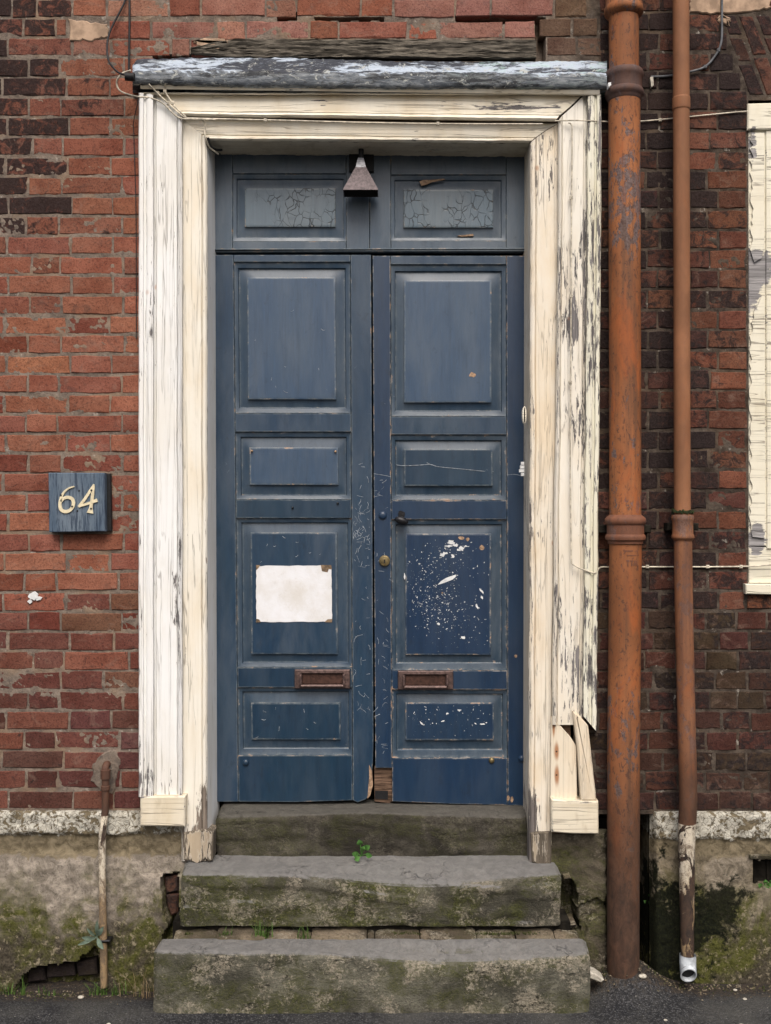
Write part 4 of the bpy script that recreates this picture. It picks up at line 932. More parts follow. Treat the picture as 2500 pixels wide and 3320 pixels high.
    def chip(x, y, r, asp=1.0, rot=None, n=9):
        rot = rg.uniform(0, 3.14) if rot is None else rot; q = []
        for i in range(n):
            a = 6.283 * i / n; rr = r * rg.uniform(.45, 1.25); u, v = rr * asp * math.cos(a), rr / asp * math.sin(a)
            q.append((x + u * math.cos(rot) - v * math.sin(rot), y + u * math.sin(rot) + v * math.cos(rot)))
        b.prism(q, yf, YD + .004)
    for (x, y, r, asp, rot) in ((1463, 1758, 9, 1.5, .1), (1478, 1768, 8, 1.3, -.3), (1456, 1771, 7, 1.8, 0), (1497, 1776, 9, 1.2, .8), (1488, 1783, 6, 1.5, .2), (1440, 1795, 8, 1.4, -.2), (1432, 1800, 6, 1.2, .4), (1470, 1803, 7, 1.2, .9), (1510, 1771, 4, 1.4, 0), (1563, 1938, 5, 1.3, .9), (1563, 1918, 6, 1.9, .9), (1547, 1966, 6, 1.7, 1.4), (1502, 2067, 6, 1.3, .2), (1421, 2023, 5, 1.2, .1), (1312, 1870, 5, 2.2, 1.5)): chip(x, y, r, asp, rot, 12)
    for (cx, cy, n, sx, sy, r1) in ((1396, 1905, 230, 48, 62, 2.0), (1415, 1955, 210, 52, 40, 2.0), (1490, 2040, 120, 75, 60, 1.8), (1480, 1830, 90, 75, 45, 1.9), (1450, 1780, 60, 40, 20, 2.2)):
        for _ in range(n):
            x, y = rg.gauss(cx, sx), rg.gauss(cy, sy); r = .5 + r1 * rg.random() ** 3.0
            if 1320 < x < 1586 and 1736 < y < 2116: chip(x, y, r, rg.uniform(1, 1.7), None, 6)
    for _ in range(70):
        x, y = rg.uniform(1322, 1594), rg.uniform(2286, 2392); chip(x, y, .5 + 2.6 * rg.random() ** 3, rg.uniform(1, 2.2), None, 6)
    for (x, y, r, asp, rot) in ((1450, 2314, 5, 1.4, -.3), (1489, 2303, 6, 1.5, .1), (1366, 2345, 5, 2.0, .9), (1437, 2338, 4, 2, -.4), (1566, 2348, 5, 2, .1)): chip(x, y, r, asp, rot)
    o = b.build('paint_spatter', 'white', Rr, kind='stuff', smooth=0)
    for (x, y, rx, ry) in ((1496, 1744, 9, 6), (1517, 1748, 6, 6), (1563, 1776, 8, 9), (1434, 1922, 3, 3), (1532, 1170 + 45, 12, 8), (1672, 2127, 5, 5)): b = MB(); b.prism(blobpoly(x, y, rx, ry, 10, .25), yf if x < 1600 else YD - .001, YD + .004); b.build('bare_chip', 'tan_chip', Rr, smooth=0)
    b = MB()
    def hair(pts, rr): b.tube(spline([(x, y, YD + d) for x, y, d in pts], 5), rr, 4)
    hair([(1284, 1507, .014), (1312, 1510, .002), (1360, 1508, .002), (1396, 1506, .002), (1420, 1513, .002), (1490, 1520, .002), (1560, 1527, .002), (1600, 1529, .008)], .0011)
    hair([(1384, 1500, .002), (1400, 1508, .002)], .0009); hair([(1212, 1536, 0), (1240, 1540, 0), (1268, 1546, 0)], .0009); hair([(1644, 1540, 0), (1670, 1538, 0), (1694, 1544, 0)], .0009)
    rs2 = random.Random(77)
    for _ in range(46):
        x, y = rs2.uniform(1222, 1262), rs2.uniform(1520, 2440); L_ = rs2.uniform(4, 22); a = rs2.uniform(0, 3.1)
        hair([(x, y, 0), (x + L_ * .5 * math.cos(a) + rs2.uniform(-3, 3), y + L_ * .5 * math.sin(a), 0), (x + L_ * math.cos(a), y + L_ * math.sin(a), 0)], rs2.uniform(.0004, .0011))
    b.build('scratches', 'scuff', Rr, kind='stuff')
    b = MB()
    for _ in range(80):
        x, y = 1148 + 50 * rs2.random(), rs2.choice((rs2.gauss(1700, 60), rs2.uniform(1500, 2300))); L_ = rs2.uniform(4, 26); a = rs2.uniform(-.6, 2.2)
        hair([(x, y, 0), (x + L_ * .5 * math.cos(a) + rs2.uniform(-4, 4), y + L_ * .5 * math.sin(a), 0), (min(1200, x + L_ * math.cos(a)), y + L_ * math.sin(a), 0)], rs2.uniform(.0004, .0011))
    for _ in range(26):
        x, y = rs2.uniform(820, 1085), rs2.choice((rs2.uniform(905, 1290), rs2.uniform(2285, 2392), rs2.uniform(1735, 1820))); L_ = rs2.uniform(3, 16); a = rs2.uniform(0, 3.1)
        hair([(x, y, .002), (x + L_ * .6 * math.cos(a), y + L_ * .6 * math.sin(a) + 2, .002), (x + L_ * math.cos(a), y + L_ * math.sin(a), .002)], rs2.uniform(.0004, .0010))
    b.build('scratches', 'scuff', L, kind='stuff')
    # white sheet on the left leaf
    b = MB(); yp = YD + .0005
    out = []
    cor = [(831, 1835), (1074, 1833), (1077, 2016), (831, 2017)]
    for k in range(4):
        a, c = cor[k], cor[(k + 1) % 4]
        for t in range(16): out.append((lerp(a[0], c[0], t / 16) + random.uniform(-1.2, 1.2), lerp(a[1], c[1], t / 16) + random.uniform(-1.2, 1.2)))
    b.prism(out, yp, YD + .0024)
    pp = b.build('paper_sheet', 'paper', label='blank white paper sheet pinned to the left door leaf', cat='paper sheet', smooth=0)
    b = MB()
    for q in ([(830, 1832), (844, 1832), (838, 1842), (831, 1848)], [(1040, 1832), (1074, 1832), (1076, 1846), (1066, 1845), (1062, 1856), (1044, 1852)], [(831, 2006), (840, 2008), (846, 2017), (830, 2018)], [(1052, 2017), (1062, 2008), (1077, 2007), (1077, 2018)]): b = MB(); b.prism(q, YD - .0002, YD + .001); b.build('stained_corner', 'stain', pp, smooth=0)
doors()

# ================================================================== STEPS
def stone_block(name, mat, label, x0, x1, yf, yb, zt, zb, r, wear, rough=0.004, seed=0, zback=0.0, cat='step', nx=150, batter=0.0, strata=0.0):
    """long block with a worn, rounded nose; wear(u) = metres the nose has sunk"""
    b = MB(); rings = []
    for i in range(nx + 1):
        u = i / nx; x = lerp(x0, x1, u); wv = wear(u); rr = r + wv * 0.9; prof = []
        ends = min(u, 1 - u) * (x1 - x0); er = max(0.0, 1 - ends / 0.018); sh = 0.012 * er * er
        for k in range(10): t = k / 9; prof.append((lerp(yb, yf + rr, t), zt + zback * (1 - t) - wv * t * t * .8 - sh))
        for k in range(1, 8): a = math.pi / 2 * k / 8; prof.append((yf + rr - rr * math.sin(a) + sh, zt - wv * .8 - rr + rr * math.cos(a) - sh))
        for k in range(19): t = k / 18; prof.append((yf + sh + batter * t, lerp(zt - wv * .8 - rr, zb, t)))
        ring = []
        for (y, z) in prof:
            d = rough * fbm(x * 6 + seed, y * 6, z * 9) + rough * .5 * fbm(x * 28, y * 28 + seed, z * 28)
            front = sst(zt - wv, zt - wv - .03, z)
            d *= lerp(.35, 1.0, front)
            if strata: d += strata * sst(-.05, .15, mn.noise(Vector((x * 2.2 + seed, z * 22 + .5 * math.sin(x * 5), 4)))) * front
            ring.append(Vector((x + .006 * fbm(z * 14, y * 14, seed) * (1 if i in (0, nx) else 0), y - d * front, z + d * (1 - front))))
        rings.append(ring)
    b.loft(rings, False)
    for rg_ in (rings[0], rings[-1]):
        o = b.add(rg_ + [Vector((rg_[0].x, yb, zb))], []); b.f.append(tuple(range(o, o + len(rg_) + 1)))
    return b.build(name, mat, label=label, cat=cat, smooth=45)
yF = -0.27; zb1 = 0.015
stone_block('stone_step', 'step', 'bottom stone step standing on the asphalt, widest and palest with lichen', PX(497, yF), PX(1916, yF), yF, -0.165, 0.250, zb1, 0.020,
            lambda u: 0.034 * math.exp(-((u - .66) / .24) ** 2) + .004 * math.sin(u * 9), seed=3, zback=.004, rough=.005)
yS = -0.13
stone_block('stone_step', 'step2', 'middle stone step below the threshold with flaking green front face', PX(584, yS), PX(1820, yS), yS, 0.03, PZ(2832, yS), PZ(3003, yS), 0.016,
            lambda u: 0.038 * math.exp(-((u - .62) / .27) ** 2) + .003 * math.sin(u * 11), seed=8, zback=.016, rough=.006, strata=.007, batter=.006)
yT = 0.025
stone_block('threshold_stone', 'sill', 'dark cracked threshold stone under the blue doors', PX(700, yT), PX(1716, yT), yT, 0.20, PZ(2636, yT), PZ(2795, yT), 0.014,
            lambda u: .016 * (1 - math.exp(-((u - .47) / .25) ** 2)) , seed=14, zback=.004, rough=.005, strata=.006, cat='threshold')
# near-black block put in for the dark gap under the middle step
b = MB(); b.rect(560, 2990, 1850, 3150, -0.10, 0.03); b.build('step_bed', 'core', label='black block filling the dark gap under the middle step', cat='filler')
# row of packing stones between the two steps
xs_ = [560, 700, 862, 1008, 1190, 1215, 1362, 1545, 1672, 1800, 1880]
names = ['leftmost flat packing stone between the steps', 'packing stone under the grass tufts between steps', 'third packing stone from the left between steps', 'long middle packing stone between steps', 'thin packing sliver in the middle between steps', 'packing stone just right of middle between steps',
         'long packing stone right of middle between steps', 'small packing stone third from the right end', 'packing stone second from the right end', 'pinkish rightmost packing stone between the steps']
for i, (a, c) in enumerate(zip(xs_, xs_[1:])):
    b = MB(); yb_, yf_ = -0.10, -0.172; zt = 0.250 + random.uniform(-.004, .010)
    X0, X1 = PX(a + 1.5, -.15), PX(c - 1.5, -.15)
    nn, mm_ = max(4, int((X1 - X0) / .012)), 8
    def fn(u, v, X0=X0, X1=X1, zt=zt, i=i):
        x = lerp(X0, X1, u); e = min(u, 1 - u) * (X1 - X0); s_ = .007 * max(0, 1 - e / .008) ** 2
        t = v * 1.4
        if t <= 1: y = lerp(yb_, yf_, t); z = zt + .012 * (1 - t) - s_
        else: y = yf_ - .004; z = zt - (t - 1) / .4 * .08 - s_
        d = .006 * fbm(x * 14, y * 14, i)
        return Vector((x, y, z + d))
    b.grid(fn, nn, mm_); b.build('packing_stone', 'rubble', label=names[i], cat='stone', group='packing stones between the steps', smooth=50)

# ================================================================== PLINTHS
def plinth(name, mat, label, x0, x1, y0, y1, depth, st=6.0, top=True):
    b = MB(); nx, ny = int((x1 - x0) / st), int((y1 - y0) / st)
    def fn(u, v):
        px, py = lerp(x0, x1, u), lerp(y0, y1, max(0.0, (v * (ny + 1) - 1) / ny))
        if v == 0: p = P(px, y0, 0); p.y = 0.05; return p
        p = P(px, py, 0); p.y = depth(px, py); return p
    b.grid(fn, nx, ny + 1)
    return b
def inpoly(px, py, poly):
    r = False; n = len(poly)
    for i in range(n):
        (x1, y1), (x2, y2) = poly[i], poly[(i + 1) % n]
        if (y1 > py) != (y2 > py) and px < (x2 - x1) * (py - y1) / (y2 - y1) + x1: r = not r
    return r
def rough_y(px, py, s): return 0.005 * fbm(px * .01, py * .01, s) + 0.004 * fbm(px * .04, py * .04, s + 3)
HOLE_L = [[(528, 2838), (548, 2826), (584, 2826), (584, 3010), (560, 3040), (526, 3055), (552, 2990), (534, 2930)], [(64, 3190), (90, 3150), (118, 3126), (200, 3118), (262, 3104), (300, 3078), (318, 3060), (330, 3090), (322, 3240), (60, 3240)]]
def dl(px, py):
    e = 7 * mn.noise(Vector((px * .03, py * .03, 5))); e2 = 12 * mn.noise(Vector((px * .012, 3, 0))) + 5 * mn.noise(Vector((px * .05, 1, 0)))
    y = interp(((2628, -.012), (2634, -.020), (2696, -.022), (2704, -.010), (2756, -.008), (2766, -.026), (2800, -.030), (3150, -.034), (3240, -.030)), py - e2) + rough_y(px, py, 1)
    if 420 < px and py < 2830: y = lerp(y, -.012, sst(430, 520, px))
    for h in HOLE_L:
        if inpoly(px + e, py + e, h): y = 0.05 + rough_y(px, py, 9) * 3
    return y
b = plinth('plinth', 'plinth_l', '', -90, 610, 2628, 3245, dl)
b.rect(-700, 2630, -92, 3245, -.03, .06)
pL = b.build('plinth', 'plinth_l', label='rendered plinth with white band and moss left of the steps', cat='plinth', smooth=60)
for (q) in ([(530, 2846), (578, 2840), (580, 2894), (536, 2898)], [(538, 2904), (580, 2900), (578, 2960), (552, 2972), (540, 2940)]):
    m_ = MB(); m_.prism(q, .004, .05, 6, 3); o = m_.build('brick', 'brick', pL); o.color = (0.085, 0.045, 0.032, 0.6)
for k, q in enumerate(([(92, 3146), (142, 3136), (144, 3180), (90, 3186)], [(150, 3134), (240, 3126), (242, 3168), (152, 3176)], [(248, 3120), (312, 3112), (314, 3164), (250, 3168)])):
    m_ = MB(); m_.prism(q, .012, .05, 5, 3); o = m_.build('brick', 'brick', pL); o.color = (0.026, 0.020, 0.014, 0.6)
def dr(px, py):
    e2 = 14 * mn.noise(Vector((px * .012, 7, 0))) + 6 * mn.noise(Vector((px * .05, 2, 0))); e = 5 * mn.noise(Vector((px * .04, py * .04, 5)))
    y = interp(((2630, -.010), (2638, -.022), (2712, -.024), (2722, -.014), (3100, -.020), (3200, -.022)), py - e2) + rough_y(px, py, 4)
    y += 0.05 * sst(2126, 2112, px)
    if inpoly(px + e, py + e * .5, [(2434, 2786), (2660, 2780), (2660, 2872), (2440, 2878)]): y = 0.06
    return y
b = plinth('plinth', 'plinth_r', '', 2112, 2640, 2630, 3220, dr)
b.grid(lambda u, v: Vector((PX(2113), lerp(.05, .23, u), PZ(lerp(2630, 3220, v)))), 4, 40)
b.rect(2642, 2632, 3200, 3240, -.02, .06)
pR = b.build('plinth', 'plinth_r', label='stained plinth with black slime behind the thin drainpipe', cat='plinth', smooth=60)
m_ = MB(); m_.rect(2430, 2772, 2660, 2786, -.026, .02, 3); m_.build('vent_lintel', 'stub', pR)
m_ = MB(); m_.rect(2440, 2790, 2650, 2874, .052, .07)
for k in range(5): m_.rect(2444 + k * 42, 2790, 2452 + k * 42, 2874, .044, .06)
m_.build('air_brick', 'core', pR)
# broken return of the plinth between steps and soil pipe
def ds(px, py):
    e = 8 * mn.noise(Vector((px * .03, py * .03, 15)))
    y = interp(((2700, -.018), (2784, -.024), (2794, -.034), (3180, -.04)), py + e) + rough_y(px, py, 6) * 1.6
    if inpoly(px + e, py + e, [(1770, 2862), (1824, 2830), (1856, 2850), (1868, 2890), (1862, 2946), (1878, 3000), (1884, 3010), (1830, 3030), (1770, 3010)]): y = 0.08
    if inpoly(px + e, py + e, [(1874, 2930), (1930, 2900), (1968, 2930), (1968, 2950), (1905, 2968), (1890, 3040), (1872, 3020)]): y += .02
    y += 0.04 * sst(1958, 1972, px + e)
    return y
b = plinth('plinth', 'stub', '', 1760, 1974, 2700, 3210, ds)
pS = b.build('plinth', 'stub', label='broken mossy plinth stub between the steps and the thick pipe', cat='plinth', smooth=60)
for q in ([(1824, 2838), (1848, 2832), (1852, 2848), (1830, 2854)], [(1822, 3000), (1870, 2996), (1874, 3006), (1830, 3014)]):
    m_ = MB(); m_.prism(q, -.045, .06, 3, 2); m_.build('stone_chip', 'rubble', pS)

# ================================================================== PIPES
def pipe_soil():
    ya, r = -0.068, 0.0590
    root = thing('soil_pipe', 'thick rusty orange cast iron soil pipe beside the door frame', 'drainpipe', P(2026, 3160, ya))
    def cx(py): return interp(((0, 2022), (300, 2024), (1000, 2026), (1800, 2028), (2400, 2022), (3170, 2020)), py)
    def run(y0, y1, rr, n=50): return [(cx(lerp(y0, y1, i / n)), lerp(y0, y1, i / n), ya, rr) for i in range(n + 1)]
    b = MB(); b.vpipe(run(-420, 238, .0555), 48, .0006); b.vpipe(run(236, 1690, r), 48, .0008); b.vpipe(run(1690, 3230, r + .0012), 48, .0008); b.build('barrel', 'soil_pipe', root, smooth=50)
    def collar(prof, mat): b = MB(); b.vpipe([(cx(py), py, ya, rr) for py, rr in prof], 48, .0005); return b.build('collar', mat, root, smooth=40)
    collar([(-60, .062), (-20, .0665), (20, .0665), (26, .071), (38, .073), (46, .071), (50, .066), (56, .060), (58, .055)], 'soil_pipe')
    collar([(230, .056), (232, .067), (237, .071), (246, .0725), (255, .070), (260, .066), (292, .066), (296, .070), (304, .0725), (312, .071), (316, .066), (322, .063), (328, .061), (331, .058)], 'collar_dk')
    collar([(1668, .058), (1678, .072), (1682, .0755), (1690, .0765), (1698, .074), (1702, .069), (1732, .069), (1735, .073), (1742, .0755), (1750, .073), (1754, .066), (1762, .0655), (1764, .059)], 'collar')
    b = MB(); b.rect(1940, 1702, 2112, 1728, -0.050, 0.01, 3); b.build('pipe_lug', 'core', root)
    b = MB(); b.prism([(1972, 268), (1981, 266), (1982, 276), (1976, 279), (1974, 283)], ya - .0580, ya - .03); b.build('paint_fleck', 'white', root)
    # cast maker's mark, worn: a bar, a rule and three letters
    def onpipe(pts, out=.0018):
        v = []
        c = P(cx(1800), 1800, ya)
        for (px, py) in pts:
            p = P(px, py, ya - r); dx = p.x - c.x; v.append((dx, p.z))
        return c, v
    b = MB()
    def strip(x0, y0, x1, y1, wd=4):
        dx, dy = x1 - x0, y1 - y0; l = math.hypot(dx, dy); nx_, ny_ = -dy / l * wd / 2, dx / l * wd / 2
        qs = []
        for t in (0, .5, 1):
            for sg in (1, -1):
                px, py = x0 + dx * t + nx_ * sg, y0 + dy * t + ny_ * sg; p = P(px, py, ya - r * .8); d = max(-.055, min(.055, p.x - PX(cx(1800), ya)))
                qs.append((Vector((p.x, ya - math.sqrt((r + .0012) ** 2 - d * d) - .0016, p.z)), Vector((p.x, ya - math.sqrt((r + .0012) ** 2 - d * d) + .003, p.z))))
        o = b.add([a for a, _ in qs] + [c for _, c in qs], [(0, 2, 3, 1), (2, 4, 5, 3), (0, 6, 8, 2), (2, 8, 10, 4), (1, 3, 9, 7), (3, 5, 11, 9), (0, 1, 7, 6), (4, 10, 11, 5)])
    strip(2020, 1786, 2066, 1786); strip(2030, 1800, 2062, 1800, 3); strip(2020, 1796, 2028, 1786, 3); strip(2066, 1786, 2068, 1802, 3)
    for x in (2033, 2046): strip(x - 5, 1818, x + 5, 1818); strip(x, 1818, x, 1834)
    strip(2056, 1818, 2056, 1834); strip(2056, 1818, 2065, 1820); strip(2065, 1820, 2064, 1826, 3); strip(2064, 1826, 2056, 1826, 3); strip(2058, 1826, 2066, 1834, 3)
    b.build('cast_lettering', 'collar', root)
pipe_soil()
def pipe_rain():
    ya = -0.085
    root = thing('rainwater_pipe', 'thinner brown rainwater pipe with white plastic shoe at its foot', 'drainpipe', P(2230, 3180, ya))
    def cx(py): return interp(((0, 2208), (700, 2210), (1600, 2212), (2000, 2218), (2600, 2232), (2700, 2226), (3110, 2229)), py)
    def rings(y0, y1, r0, r1=None, n=40): return [(cx(lerp(y0, y1, i / n)), lerp(y0, y1, i / n), interp(((2600, ya), (2800, -0.075), (3120, -0.075)), lerp(y0, y1, i / n)), lerp(r0, r1 or r0, i / n)) for i in range(n + 1)]
    b = MB(); b.vpipe(rings(-420, 1690, .0305), 36, .0002); b.build('upper_pipe', 'down_up', root, smooth=50)
    b = MB(); b.vpipe(rings(1752, 2640, .0335, .0330), 36, .0006); b.vpipe(rings(2640, 3118, .0330, .0230), 36, .0012); b.build('lower_pipe', 'down_lo', root, smooth=50)
    b = MB(); b.vpipe([(cx(py), py, ya, rr) for py, rr in ((316, .0305), (318, .0325), (322, .033), (352, .033), (356, .0325), (358, .0305))], 36); b.build('sleeve', 'down_up', root)
    b = MB(); b.vpipe([(cx(py), py, ya, rr) for py, rr in ((1668, .0325), (1670, .040), (1678, .042), (1686, .0405), (1690, .0385), (1730, .0385), (1735, .041), (1742, .0425), (1746, .041), (1749, .036), (1756, .033))], 36, .0005); b.build('collar', 'down_lo', root, smooth=40)
    b = MB(); rg = random.Random(3)
    for i in range(60):
        a = 6.283 * i / 60; c = P(cx(1666), 1666 - rg.uniform(0, 9), ya); r_ = rg.uniform(.030, .040); b.tube([c + Vector((math.cos(a) * r_, math.sin(a) * r_, 0)), c + Vector((math.cos(a) * r_ * 1.03, math.sin(a) * r_ * 1.03, rg.uniform(.004, .010)))], [.005, .003], 6)
    b.build('moss', 'moss', root, kind='stuff')
    b = MB(); b.rect(2164, 1696, 2266, 1720, -0.05, .01, 3); b.build('pipe_lug', 'core', root)
    # plastic shoe turned out to the street
    y0 = -0.080; pts = [(2230, 3096, y0), (2230, 3120, y0), (2231, 3138, y0 - .006), (2232, 3152, y0 - .018), (2233, 3163, y0 - .034)]
    v = [P(*p) for p in pts]; b = MB(); seg = 28
    def tubeR(r, vv): 
        out = []
        for i, p in enumerate(vv):
            t = (vv[min(len(vv) - 1, i + 1)] - vv[max(0, i - 1)]).normalized(); a = Vector((1, 0, 0)); c_ = t.cross(a).normalized()
            out.append([p + (a * math.cos(6.283 * k / seg) + c_ * math.sin(6.283 * k / seg)) * r for k in range(seg)])
        return out
    b.loft(tubeR(.0305, v) + tubeR(.0265, v)[::-1], True); b.build('shoe', 'shoe', root, smooth=50)
    b = MB(); rr_ = [q + Vector((0, .014, .009)) for q in tubeR(.0262, v)[4]]; b.add(rr_, [tuple(range(seg))]); b.build('shoe_mouth_dark', 'black', root)  # black disc standing in for the darkness inside the shoe
pipe_rain()
def pipe_gas():
    root = thing('gas_pipe', 'slim rusty service pipe climbing the left plinth to an elbow', 'pipe', P(335, 3180, -.06))
    pts = [(348, 2478, .0), (345, 2480, -.03), (342, 2490, -.042), (342, 2510, -.044), (342, 2600, -.044), (340, 2640, -.048), (334, 2690, -.058), (331, 2750, -.060), (332, 2850, -.060), (334, 2990, -.058), (336, 3080, -.055), (337, 3200, -.050)]
    b = MB(); v = spline(pts, 8); b.tube(v, .0138, 16); b.build('riser', 'gas', root, smooth=60)
    b = MB(); b.vpipe([(342, py, -.044, r) for py, r in ((2494, .0135), (2496, .0185), (2524, .0185), (2526, .0135))], 20); b.build('coupling', 'gas', root); b = MB(); b.vpipe([(342, py, -.044, r) for py, r in ((2546, .0135), (2548, .0175), (2560, .0175), (2562, .0135))], 20); b.build('coupling', 'gas', root)
    b = MB(); b.rect(326, 3050, 356, 3058, -.074, -.02, 2); b.build('clip', 'iron', root)
pipe_gas()
patch(wallL, [(300, 2476), (330, 2440), (372, 2434), (392, 2462), (380, 2520), (366, 2572), (322, 2560), (296, 2530)], -0.004, 'mortar', 'mortar_patch')

# ================================================================== NUMBER PLAQUE, LAMP
def plaque():
    root = thing('house_number_sign', 'blue weathered square board with brass number 64 on the brick', 'house number', P(255, 1725, -.045))
    b = MB(); b.prism([(160, 1536), (358, 1535), (361, 1722), (163, 1724)], -.018, .0, 2); b.build('backing_block', 'black', root)
    b = MB(); b.prism([(156, 1533), (338, 1532), (340, 1722), (159, 1725)], -.048, -.017, 2.5, 1); b.build('board', 'sign', root)
    yf = -.053
    def z(x, y): return (x / 2.38, 1450 + y / 2.38)
    def stroke(b, pts, ws):
        n = len(pts); Lp, Rp = [], []
        for i in range(n):
            a, c = Vector(pts[max(0, i - 1)]), Vector(pts[min(n - 1, i + 1)]); t = (c - a).normalized(); nn = Vector((-t.y, t.x)); p = Vector(pts[i])
            Lp.append(p + nn * ws[i] / 2); Rp.append(p - nn * ws[i] / 2)
        vs_ = [P(q.x, q.y, yf) + Vector((0, d, 0)) for d in (0, .005) for q in Lp + Rp]; m2 = 2 * n; fs = []
        for i in range(n - 1):
            fs += [(i, i + 1, n + i + 1, n + i), (i, m2 + i, m2 + i + 1, i + 1), (n + i, n + i + 1, m2 + n + i + 1, m2 + n + i)]
        fs += [(0, n, m2 + n, m2), (n - 1, m2 + n - 1, m2 + 2 * n - 1, 2 * n - 1)]
        b.add(vs_, fs)
    def cat2(pts, sub=6):
        v = [Vector(p) for p in pts]; out = []
        for i in range(len(v) - 1):
            a, p, c, d = v[max(0, i - 1)], v[i], v[i + 1], v[min(len(v) - 1, i + 2)]
            for k in range(sub):
                t = k / sub; out.append(0.5 * ((2 * p) + (c - a) * t + (2 * a - 5 * p + 4 * c - d) * t * t + (3 * p - a - 3 * c + d) * t ** 3))
        return out + [v[-1]]
    six = cat2([z(*p) for p in ((572, 303), (530, 316), (492, 348), (470, 392), (462, 440), (470, 480), (500, 496), (535, 488), (560, 460), (566, 425), (552, 396), (520, 386), (490, 396), (470, 420))])
    b = MB(); n = len(six); stroke(b, six, [lerp(4, 10.5, sst(0, .35, i / n)) - 3 * sst(.8, 1, i / n) for i in range(n)]); b.build('numeral', 'num', root, label='brass numeral 6')
    b = MB(); stroke(b, [Vector(z(*p)) for p in ((724, 286), (690, 345), (650, 405), (606, 460))], [5, 9, 9, 8]); n4 = b.build('numeral', 'num', root, label='brass numeral 4')
    b = MB(); yf = -.0532; stroke(b, [Vector(z(*p)) for p in ((604, 458), (650, 443), (700, 427), (750, 408))], [6, 8, 8, 11]); b.build('crossbar', 'num', n4)
    b = MB(); yf = -.0528; stroke(b, [Vector(z(*p)) for p in ((722, 292), (715, 360), (706, 430), (700, 470), (694, 508))], [7, 10, 10, 11, 21]); b.build('upright', 'num', n4)
    for (x, y) in ((470, 370), (556, 457), (705, 332), (702, 474), (610, 336), (597, 492)):
        q = z(x, y); b = MB(); b.prism(blobpoly(q[0], q[1], 3.2, 3.2, 10, .05), -.0546 if x not in (610, 597) else -.0487, -.045); b.build('screw', 'iron', root)
plaque()
def lamp():
    root = thing('door_lamp', 'small brown hooded lamp hanging over the middle of the doorway', 'lamp', P(1168, 520, .06))
    yc = 0.055
    b = MB(); b.rect(1132, 498, 1212, 556, YD - .014, YD - .001, 2); b.build('back_plate', 'black', root)
    b = MB(); b.tube([P(1171, 484, yc), P(1171, 498, yc), P(1171, 522, yc)], .010, 14); b.build('stem', 'black', root)
    def ringq(px, py, hw, hy): 
        c = P(px, py, yc); return [c + Vector((sx * hw * S, sy * hy, 0)) for sx, sy in ((-1, -1), (-.33, -1), (.33, -1), (1, -1), (1, 0), (1, 1), (0, 1), (-1, 1), (-1, 0))]
    b = MB(); b.loft([ringq(1170, 514, 9, .010), ringq(1170, 530, 13, .015), ringq(1170, 548, 17, .018)], True, True); b.build('neck', 'lamp_neck', root, smooth=50)
    b = MB(); b.loft([ringq(1170, 547, 17.5, .019), ringq(1170, 585, 37, .031), ringq(1170, 621, 55, .045), ringq(1170, 627, 57, .047), ringq(1170, 627, 55, .045)], True)
    b.build('shade', 'lamp', root, smooth=30)
    b = MB(); r_ = ringq(1170, 606, 46, .036); b.add(r_, [tuple(range(9))]); r0 = [ringq(1170, 627, 55, .045), ringq(1170, 606, 46, .036)]; b.loft(r0, True); b.build('shade_inside', 'black', root)  # inner faces coloured black so the hood's opening reads as shaded
lamp()

# ================================================================== CABLES
def cable(name, pts, r, mat, label, clips=()):
    b = MB(); b.tube(spline(pts, 10), r, 8); o = b.build(name, mat, label=label, cat='cable', smooth=60)
    if clips:
        for (px, py, y) in clips:
            c = MB(); c.rect(px - 5, py - 6, px + 5, py + 5, y - r - .002, y + .006, 2); c.build('clip', mat, o)
    return o
cable('cable', [(419, -60, -.004), (420, 60, -.006), (419, 130, -.006), (418, 225, -.008)], .0042, 'cable_k', 'straight black cable running down the brick to the hood')
cable('cable', [(412, -40, -.006), (404, 6, -.010), (362, 90, -.022), (348, 140, -.03), (352, 195, -.05), (380, 232, -.09), (408, 243, -.12)], .0038, 'cable_k', 'black cable bowing out left before entering the hood end')
b = MB(); b.tube([P(407, 248, -.12), P(436, 250, -.12)], .015, 14); b.build('cable_gland', 'black', label='stubby black gland at the left end of the hood', cat='cable gland')
ha = -0.064
cable('cable', [(424, 228, -.11), (394, 240, -.10), (378, 268, -.085), (392, 296, -.075), (440, 312, -.07), (490, 318, ha), (530, 336, ha), (560, 366, ha), (588, 384, ha), (640, 386, ha), (700, 388, ha)], .0032, 'cable_w', 'white cable looping out beyond the frame corner below the gland')
cable('cable', [(482, 272, -.085), (505, 296, -.070), (540, 330, ha), (575, 362, -.066), (600, 380, ha), (650, 384, ha), (900, 390, -.060), (1200, 398, -.060), (1500, 402, -.060), (1760, 402, -.060)], .0030, 'cable_w', 'white cable down the corner mitre then along the head', [(510, 300, ha), (545, 334, ha), (860, 389, -.062), (1420, 400, -.062)])
cable('cable', [(536, 270, -.085), (534, 292, -.07), (548, 318, -.066), (572, 350, -.066), (602, 378, ha)], .0030, 'cable_w', 'short white cable dropping from the hood to the mitre', [(534, 293, -.066), (560, 332, -.066)])
cable('cable', [(656, 388, -.06), (664, 400, -.046), (664, 430, -.046), (668, 452, -.046), (680, 478, -.02), (708, 500, .02)], .0034, 'cable_w', 'short cable turning down into the top left of the doorway')
for k, (dx, lb) in enumerate(((0, 'upper black cable tail frayed at the top left of the doorway'), (7, 'lower black cable tail frayed at the top left of the doorway'))):
    cable('cable', [(668 + dx, 446, -.04), (676 + dx, 474, -.02), (694 + dx, 492 - dx, .02), (712 + dx, 500 - dx * 2, .05)], .0045, 'cable_k', lb)
